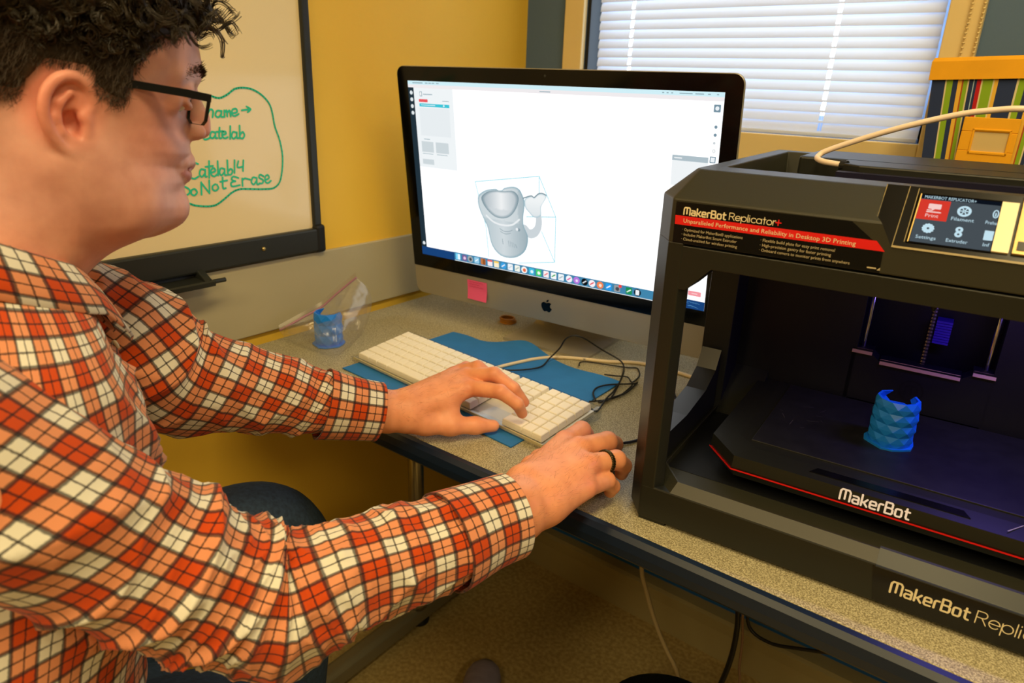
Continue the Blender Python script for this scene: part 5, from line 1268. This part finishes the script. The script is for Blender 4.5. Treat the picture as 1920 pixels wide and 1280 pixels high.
# ---- torso of the shirt
TZ=[(.40,-.66,-.01,.205,.150),(.50,-.662,.0,.205,.155),(.60,-.665,.025,.200,.155),(.70,-.67,.055,.196,.152),(.80,-.673,.085,.192,.150),(.88,-.675,.105,.186,.143),(.94,-.676,.115,.186,.134),(.98,-.676,.120,.184,.122),(1.010,-.676,.128,.168,.106),(1.035,-.676,.140,.132,.092),(1.055,-.676,.148,.098,.084),(1.068,-.676,.150,.082,.078)]
TA=spline(TZ,190)
ts=np.concatenate([[0],np.cumsum(np.hypot(np.diff(TA[:,0]),np.diff(TA[:,3])*.6))])
def torso_pt(i,th,off=0):
    z,cx,cy,hw,hd=TA[i]; c_,s_=math.cos(th),math.sin(th); n=2.35
    k=(abs(c_/1)**n+abs(s_)**n)**(-1/n); sl=max(0,(z-.95)/.1)
    d=.0045*nz3(c_*2,s_*2,z*9,21)+.0018*nz3(c_*5,s_*5,z*22,22)
    fr=max(0,s_)
    d+=fr*.010*(ridge(z*16+2.4*c_+1.6*nz3(c_*1.4,s_*1.4,z*5,23))-.3)*(1-min(1,max(0,(z-.98)/.05)))
    thp=th if th<PI else th-2*PI; wn=math.exp(-((thp-.95)/.75)**2)*math.exp(-((z-.88)/.10)**2)
    d+=wn*.014*(ridge(46*((z-.9)*.6+(thp-1)*.13)+1.8*nz3(c_*1.5,s_*1.5,z*6,26))-.3)
    d+=fr*.006*(ridge(c_*7+z*6+nz3(c_*2,s_,z*6,24))-.3)*(1-min(1,max(0,(z-.98)/.05)))
    z2=z-.028*sl*max(0,s_)+.018*sl*max(0,-s_)
    return Vector((cx+(hw*k+d+off)*c_,cy+(hd*k+d+off)*s_,z2))
NA=168
m=MB(); m.smooth=True
m.loft([[torso_pt(i,2*PI*j/NA) for j in range(NA)] for i in range(190)],caps=False,uv=lambda i,j:(.041*28*j/NA+.011,ts[i]+.006))
m.build('shirt_body',M_plaid,man,world=True)
# button band down the front, pocket on the far chest
m=MB(); m.smooth=True
W_=9; rr_=[]
for i in range(20,180,2): rr_.append([torso_pt(i,R(90+ (j/(W_-1)-.5)*13),.0032-(.0032 if j in (0,W_-1) else 0)) for j in range(W_)])
m.loft(rr_,close=False,caps=False,uv=lambda i,j:(.030*j/(W_-1)+.004,i*.0072)); m.build('button_band',M_plaid,man,world=True)
for i in (60,90,118,146,166):
    p=torso_pt(i,R(90),.0035); m=MB(); m.smooth=True; m.tube([p,p+Vector((0,.0025,.0006))],[.0050,.0042],12); m.build('button',M_btn,man,world=True)
m=MB(); m.smooth=True; rr_=[]
for i in range(108,146,2): rr_.append([torso_pt(i,R(106+22*j/8),.006 if 0<j<8 and i>109 else .001) for j in range(9)])
m.loft(rr_,close=False,caps=False,uv=lambda i,j:(.10*j/8+.02,i*.0072+.02)); m.build('pocket',M_plaid,man,world=True)
# collar
cc=Vector((-.676,.152,0)); m=MB(); m.smooth=True; rr_=[]
NC=90
def zc(ph): return 1.062-.047*math.sin(ph)
for k in range(NC+1):
    ph=R(90+9)+(2*PI-R(18))*k/NC; ed=min(k,NC-k)/NC; tip=max(0,1-ed/.10)
    o_=Vector((math.cos(ph),math.sin(ph),0)); z=zc(ph)
    rx,ry=.074,.079; e=Vector((rx*math.cos(ph),ry*math.sin(ph),0)); wv=.002*nz3(math.cos(ph)*2,math.sin(ph)*2,0,31)
    top=cc+e+Vector((0,0,z+.038-.010*tip))+o_*(.004+wv)
    row=[cc+e*.98+Vector((0,0,z-.004)),cc+e*.985+Vector((0,0,z+.020)),top-o_*.003+Vector((0,0,-.003)),top,top+o_*.004+Vector((0,0,-.002)),
         top+o_*(.011+.003*tip)+Vector((0,0,-.014-.004*tip)),top+o_*(.019+.006*tip+wv)+Vector((0,0,-.030-.012*tip)),top+o_*(.023+.012*tip+wv*2)+Vector((0,0,-.043-.024*tip)),top+o_*(.0215+.011*tip+wv*2)+Vector((0,0,-.0445-.024*tip))]
    rr_.append(row)
cs=[0,.024,.042,.046,.050,.064,.082,.097,.099]
m.loft(rr_,close=False,caps=False,uv=lambda i,j:(.50*i/NC,cs[min(j,8)]+.012)); m.build('collar',M_plaid,man,world=True)
# ---- jeans, shoe
M_jean=mat('dark_denim',S(44,62,84),.85,noise_=(160,.30),bump=(1100,.25,.0008))
def leg_loft(mb,pts,rad,seed):
    C=spline(pts,90); Rr=spline([[r] for r in rad],90)[:,0]; T,Nn,B=frames(C); rings=[]
    for i in range(90):
        rings.append([Vector(C[i]+(Nn[i]*math.cos(2*PI*j/56)+B[i]*math.sin(2*PI*j/56))*(Rr[i]+.0035*nz3(math.cos(2*PI*j/56)*2,math.sin(2*PI*j/56)*2,i*.12,seed)+.003*(ridge(i*.35+2*math.sin(2*PI*j/56))-.3)*math.exp(-((i-45)/16)**2))) for j in range(56)])
    mb.smooth=True; mb.loft(rings)
m=MB()
leg_loft(m,[(-.76,-.02,.50),(-.785,.14,.535),(-.800,.30,.575),(-.805,.43,.590),(-.803,.480,.555),(-.800,.490,.46),(-.80,.475,.30),(-.80,.46,.12),(-.80,.455,.07)],[.105,.098,.088,.080,.076,.066,.062,.055,.055],41)
leg_loft(m,[(-.57,-.03,.50),(-.58,.10,.545),(-.588,.21,.542),(-.588,.30,.485),(-.575,.37,.400),(-.575,.48,.28),(-.60,.63,.18),(-.625,.70,.09)],[.108,.098,.086,.076,.070,.064,.056,.050],42)
m.ball((-.665,-.04,.50),.17,20,(1.05,.75,.55)); m.ball((-.70,.13,.520),.15,20,(1.0,1.0,.55)); m.build('jeans',M_jean,man,world=True)
M_shoe=mat('grey_suede',S(150,142,168),.8,noise_=(40,.12)); M_sole=mat('pale_sole',S(150,140,130),.7)
def shoe(x,y,rz,z0=0,pitch=0):
    Mx=Matrix.Translation((x,y,z0))@Matrix.Rotation(rz,4,'Z')@Matrix.Rotation(pitch,4,'X')
    m=MB(); m.smooth=True; rg=[]
    for yy,hw,h in ((-.135,.018,.07),(-.125,.030,.085),(-.09,.036,.10),(-.04,.038,.098),(.0,.041,.080),(.05,.046,.062),(.09,.045,.050),(.115,.036,.040),(.132,.018,.030)):
        rg.append([Mx@Vector((hw*.86*math.cos(PI*q/12),yy,.018+(h-.018)*math.sin(PI*q/12)**.75)) for q in range(13)])
    m.loft(rg); o=m.build('shoe',M_shoe,man,world=True)
    m=MB(); out=[(.045*math.sin(a)*(1-.10*math.cos(a)*-1),.136*-math.cos(a)) for a in [2*PI*k/28 for k in range(28)]]
    m.smooth=False; m.loft([[Mx@Vector((px,py,zz)) for px,py in out] for zz in (.0,.022)]); m.build('sole',M_sole,o,world=True)
shoe(-.690,.815,R(30),0,R(0)); shoe(-.80,.53,R(0))
# ---- hair: dark cap close to the scalp plus curled and short strands
M_hair=mat('dark_brown_hair',S(50,40,26),.34,spec=.7,noise_=(160,.5)); M_hair2=mat('short_brown_hair',S(58,44,32),.6,noise_=(300,.3))
hs=Solid(); hs.it=[sk.it[0],sk.it[1]]
def scalp(dirs):
    """surface points of the head along directions (a,b,c) from a centre inside the skull"""
    d=dirs/np.linalg.norm(dirs,axis=1)[:,None]; ce=np.array([.0,0,.045]); lo=np.full(len(d),.03); hi=np.full(len(d),.19)
    for _ in range(22):
        mid=(lo+hi)/2; q=ce+d*mid[:,None]; v=hs.ev(HO+q@HM); lo=np.where(v<0,mid,lo); hi=np.where(v<0,hi,mid)
    return ce+d*((lo+hi)/2)[:,None],d
# cap
nu,nv=150,110; V=[];F=[]
th=np.linspace(0,2*PI,nu,endpoint=False); ph=np.linspace(.02,PI*.80,nv)
D=np.array([(math.sin(p)*math.cos(t),math.sin(p)*math.sin(t),math.cos(p)) for p in ph for t in th]); Q,Dd=scalp(D)
hh=hair_h(Q[:,0],Q[:,2])
lift=-.0050+.0062*np.clip((hh+.003)/.009,0,1)+.010*np.clip((Q[:,2]-.055)/.06,0,1)*np.clip(hh/.02,0,1)
Qc=Q+Dd*lift[:,None]
cap=MB(); cap.smooth=True
vs=[HV(*q) for q in Qc]
fs=[]
for i in range(nv-1):
    for j in range(nu):
        k=(j+1)%nu; f=(i*nu+j,i*nu+k,(i+1)*nu+k,(i+1)*nu+j)
        if max(hh[list(f)])>-.010 and Q[list(f),2].min()>-.035: fs.append(f)
fs.append(tuple(range(nu-1,-1,-1)))
cap.add(vs,fs); hair=cap.build('hair',M_hair2,man,world=True); hair['kind']='stuff'
rg_=np.random.default_rng(12)
def tubes(mb,paths,r,seg=3):
    """many thin strands quickly"""
    V=[];F=[]
    for P in paths:
        P=np.asarray(P); n=len(P); T=np.gradient(P,axis=0); T/=np.linalg.norm(T,axis=1)[:,None]+1e-12
        up=np.array([.31,.52,.79]); A=np.cross(T,up); A/=np.linalg.norm(A,axis=1)[:,None]+1e-12; B=np.cross(T,A); o=len(V)
        for i in range(n):
            rr=r*(1-.65*i/(n-1))
            for k in range(seg): V.append(P[i]+(A[i]*math.cos(2*PI*k/seg)+B[i]*math.sin(2*PI*k/seg))*rr)
        for i in range(n-1):
            for k in range(seg): F.append((o+i*seg+k,o+i*seg+(k+1)%seg,o+(i+1)*seg+(k+1)%seg,o+(i+1)*seg+k))
    mb.add(V,F)
# curls on the crown, quiff over the forehead
paths=[]
dirs=rg_.normal(size=(3000,3)); dirs=dirs[dirs[:,2]>-.15]; Q,Dd=scalp(dirs); hh=hair_h(Q[:,0],Q[:,2])
for q,d,h in zip(Q,Dd,hh):
    if h<.010 or q[2]<.052: continue
    front=max(0,min(1,(q[0]-.02)/.08)); top=max(0,min(1,(q[2]-.05)/.05))
    if q[1]<-.03 and rg_.random()<.6: continue
    L=(.012+.040*top)*(.7+.6*rg_.random())
    ax=d*.9+np.array([.55*front-.1*(1-front),.1*np.sign(q[1]),-.05*front-.25*(1-top)])+rg_.normal(size=3)*.35; ax/=np.linalg.norm(ax)
    s1=np.cross(ax,rg_.normal(size=3)); s1/=np.linalg.norm(s1); s2=np.cross(ax,s1)
    R0=(.0060+.0060*rg_.random())*(.40+.60*top); turns=(.75+.75*rg_.random())*(1 if rg_.random()<.5 else -1); p0=rg_.random()*6.28
    for st in range(8):
        of=rg_.normal(size=3)*.0010; n=18; P=[]; r1=R0*(1+.07*rg_.normal()); ph_=p0+.08*rg_.normal()
        for i in range(n):
            t=i/(n-1); a=ph_+turns*2*PI*t; rad=r1*min(1,t*3.5)*(1-.25*t)
            p=q+of*(.5+t)+ax*L*(t-.28*t*t)+(s1*math.cos(a)+s2*math.sin(a))*rad
            P.append(H(*p))
        paths.append(P)
cm=MB(); cm.smooth=True; tubes(cm,paths,.00062); o=cm.build('curls',M_hair,hair,world=True,recalc=False); o['kind']='stuff'
# short sides, sideburn and nape
paths=[]
dirs=rg_.normal(size=(40000,3)); dirs=dirs[(dirs[:,1]>-.3)]; Q,Dd=scalp(dirs); hh=hair_h(Q[:,0],Q[:,2])
for q,d,h in zip(Q,Dd,hh):
    if -.026<q[0]<.0165 and -.035<q[2]<.0345 and q[1]>.03: continue       # clear of the ear
    nape=(q[0]<-.02 and q[2]<.01 and q[2]>-.075)
    if not ((h>-.003 and q[2]<.080) or (nape and rg_.random()<.25)): continue
    if q[1]<.02 and rg_.random()<.6: continue
    L=.0035+.011*min(1,max(0,h)/.050)+.0015*rg_.random()
    if nape and h<0: L=.005
    ax=d*.22+np.array([-.35,0,-.75])+rg_.normal(size=3)*.20; ax/=np.linalg.norm(ax); bend=rg_.normal(size=3)*.0025
    P=[H(*(q+d*.0004+ax*L*t+d*.0014*math.sin(PI*t)+bend*t*t)) for t in np.linspace(0,1,5)]
    paths.append(P)
cm=MB(); tubes(cm,paths,.00024); o=cm.build('short_hair',M_hair2,hair,world=True,recalc=False); o['kind']='stuff'
# brows and lashes
paths=[]
for s_ in (1,-1):
    for k in range(420):
        t=rg_.random(); b=.010+.038*t; a=.1085-.0260*t**1.5; c=.0475+.0055*math.sin(PI*(.15+.8*t))+rg_.normal()*.0022
        p=np.array([a+.003,b*s_,c]); dr=np.array([.35,.7*s_,.25+.3*(1-t)])+rg_.normal(size=3)*.2; dr/=np.linalg.norm(dr)
        paths.append([H(*(p+dr*.0075*u)) for u in np.linspace(0,1,5)])
    for k in range(70):
        t=k/69; az=R(-45+105*t); b=.0340+.0150*math.sin(az); a=.0845+.0150*math.cos(az); p=np.array([a,b*s_,.0325]); paths.append([H(*(p+np.array([.0070*u*math.cos(az),.0070*s_*u*math.sin(az),.0030*u*u-.0015*u]))) for u in np.linspace(0,1,5)])
cm=MB(); tubes(cm,paths,.00042); o=cm.build('eyebrow_hair',M_hair,man,world=True,recalc=False); o['kind']='stuff'

# fine hair on wrists and backs of the hands; thumb nail
paths=[]
def near(p,a,b,r):
    a=np.array(a);b=np.array(b);ba=b-a;t=np.clip((p-a)@ba/(ba@ba),0,1); return np.linalg.norm(p-a-t*ba)<r
for i in rg_.choice(len(bv),60000,replace=False):
    p=bv[i]
    for a,b,fw_ in ((rw,(-.376,.590,.815),(.10,.9,0)),(lw,(-.638,.655,.812),(.35,.8,0))):
        if near(p,a,b,.040):
            n=np.array(me.vertices[int(i)].normal)
            if n[2]<.05: continue
            dr=np.array(fw_)*.8+n*.25+rg_.normal(size=3)*.35; dr/=np.linalg.norm(dr); l_=.006+.004*rg_.random()
            paths.append([p+n*.0002+dr*l_*u+n*.0012*u*(1-u) for u in np.linspace(0,1,4)]); break
paths=paths[:620]
cm=MB(); tubes(cm,paths,.00007); o=cm.build('arm_hair',mat('auburn_arm_hair',S(150,92,56),.5),man,world=True,recalc=False); o['kind']='stuff'
ta,tb=np.array((-.5800,.6720,.7590)),np.array((-.5655,.6940,.7550)); tx=(tb-ta)/np.linalg.norm(tb-ta); tu=np.array([.35,-.45,.82]); tu-=tx*(tu@tx); tu/=np.linalg.norm(tu); ty=np.cross(tx,tu)
m=MB(); m.smooth=True; V=[];F=[]
for i in range(7):
    for j in range(9):
        u=i/6; v=j/8-.5; V.append(tuple(tb+tx*(-.0085+.0150*u)+ty*(.0118*v*(1-.25*u*u))+tu*(.0092-.0105*v*v*1.6-.0022*u*u)))
for i in range(6):
    for j in range(8): F.append((i*9+j,i*9+j+1,(i+1)*9+j+1,(i+1)*9+j))
m.add(V,F); m.build('thumb_nail',mat('nail',S(236,160,134),.25),man,world=True)

# ================================================================ GLASSES, RING
M_gl=mat('matte_black_frame',S(16,17,20),.35)
gb=HV(.05,.07,.032)
gl_=thing('eyeglasses','black rectangular eyeglasses worn by the man','glasses',gb)
FX=lambda b:.1050-.02*b*b/.07                    # wrap of the front
for s_ in (1,-1):
    m=MB(); P=[(.1050,.0675,.0318),(.085,.0695,.0322),(.046,.0735,.0313),(.0145,.0755,.0288),(.004,.0760,.0270),(-.008,.0765,.0200),(-.014,.0760,.0080)]
    hts=[.0032,.0032,.0030,.0024,.0020,.0020,.0018]
    rgs=[[HV(a,(b+x)*s_,c+z*h/.003) for x,z in ((-.0012,-.003),(.0012,-.003),(.0012,.003),(-.0012,.003))] for (a,b,c),h in zip(P,hts)]
    m.loft(rgs); m.build('temple_arm',M_gl,gl_,world=True)
    m=MB()
    out=[(.0100,.0345),(.0685,.0350),(.0690,.0290),(.0665,.0125),(.0580,.0085),(.0230,.0080),(.0130,.0120)]
    inn=[(.0105,.0295),(.0662,.0300),(.0666,.0275),(.0650,.0128),(.0575,.0089),(.0233,.0084),(.0133,.0122)]
    ring_=lambda pl,o:[HV(FX(b)+o-(.0365-c)*.06,b*s_,c) for b,c in pl]
    m.loft([ring_(inn,-.0012),ring_(out,-.0012),ring_(out,.0014),ring_(inn,.0014),ring_(inn,-.0012)],caps=False); m.build('rim',M_gl,gl_,world=True)
    m=MB(); m.poly(ring_(inn,0)); m.build('lens',film('lens_glass',(.96,.98,.94,1),.03,.03),gl_,world=True)
m=MB(); m.smooth=True; m.tube([HV(FX(.0)+.0005-.012*(abs(b)/.0105)**2*.1,b,.0325-.003*(abs(b)/.0105)**2*0) for b in np.linspace(-.0110,.0110,9)],.0019,8); m.build('bridge',M_gl,gl_,world=True)
# ring on the fourth finger of the near hand
a_=Vector(RM['r']); b_=Vector(RP['r'][0]); ax_=(b_-a_).normalized(); rc_=a_+(b_-a_)*.62
n1=ax_.orthogonal().normalized(); n2=ax_.cross(n1)
M_ring=mat('dark_braided_metal',S(70,62,40),.3,metal=.85)
rng=thing('ring','dark braided metal ring on the fourth finger of the hand on the mouse','ring',rc_)
for k in range(3):
    m=MB(); m.smooth=True
    m.tube([rc_+ (n1*math.cos(2*PI*q/60)+n2*math.sin(2*PI*q/60))*(.0131+.0006*math.cos(2*PI*q/60*9+k*2.1)) + ax_*(.0022*math.sin(2*PI*q/60*9+k*2.1)) for q in range(60)],.0010,6,closed=True)
    m.build('braid',M_ring,rng,world=True)

# ================================================================ CHAIR UNDER THE MAN
M_cf=mat('charcoal_upholstery',S(42,44,48),.9,bump=(500,.2,.0006))
ch_=thing('office_chair','charcoal office chair under the seated man, mostly out of view','chair',(-.66,-.06,0))
MB().rbox((-.66,-.07,.325),(.50,.46,.08),.03,seg=3).build('seat',M_cf,ch_,world=True)
MB().rbox((-.66,-.365,.72),(.44,.06,.46),.025,Matrix.Rotation(R(8),3,'X'),seg=3).build('backrest',M_cf,ch_,world=True)
m=MB(); m.bb((-.69,-.36,.28),(-.63,-.33,.60)); m.bb((-.69,-.36,.27),(-.63,-.05,.285)); m.build('back_bracket',M_black,ch_,world=True)
m=MB(); m.smooth=True; m.tube([(-.66,-.06,.08),(-.66,-.06,.29)],.025,16); m.build('column',M_black,ch_,world=True)
for k in range(5):
    a=2*PI*k/5+.9; m=MB(); e=Vector((-.66+.27*math.cos(a),-.06+.27*math.sin(a),.075)); m.tube([Vector((-.66,-.06,.095)),e],[.022,.014],8); lg=m.build('base_leg',M_black,ch_,world=True)
    m=MB(); m.smooth=True; t_=Vector((-math.sin(a),math.cos(a),0)); m.tube([e-t_*.018-Vector((0,0,.047)),e+t_*.018-Vector((0,0,.047))],.028,14); m.build('caster',M_black,lg,world=True)
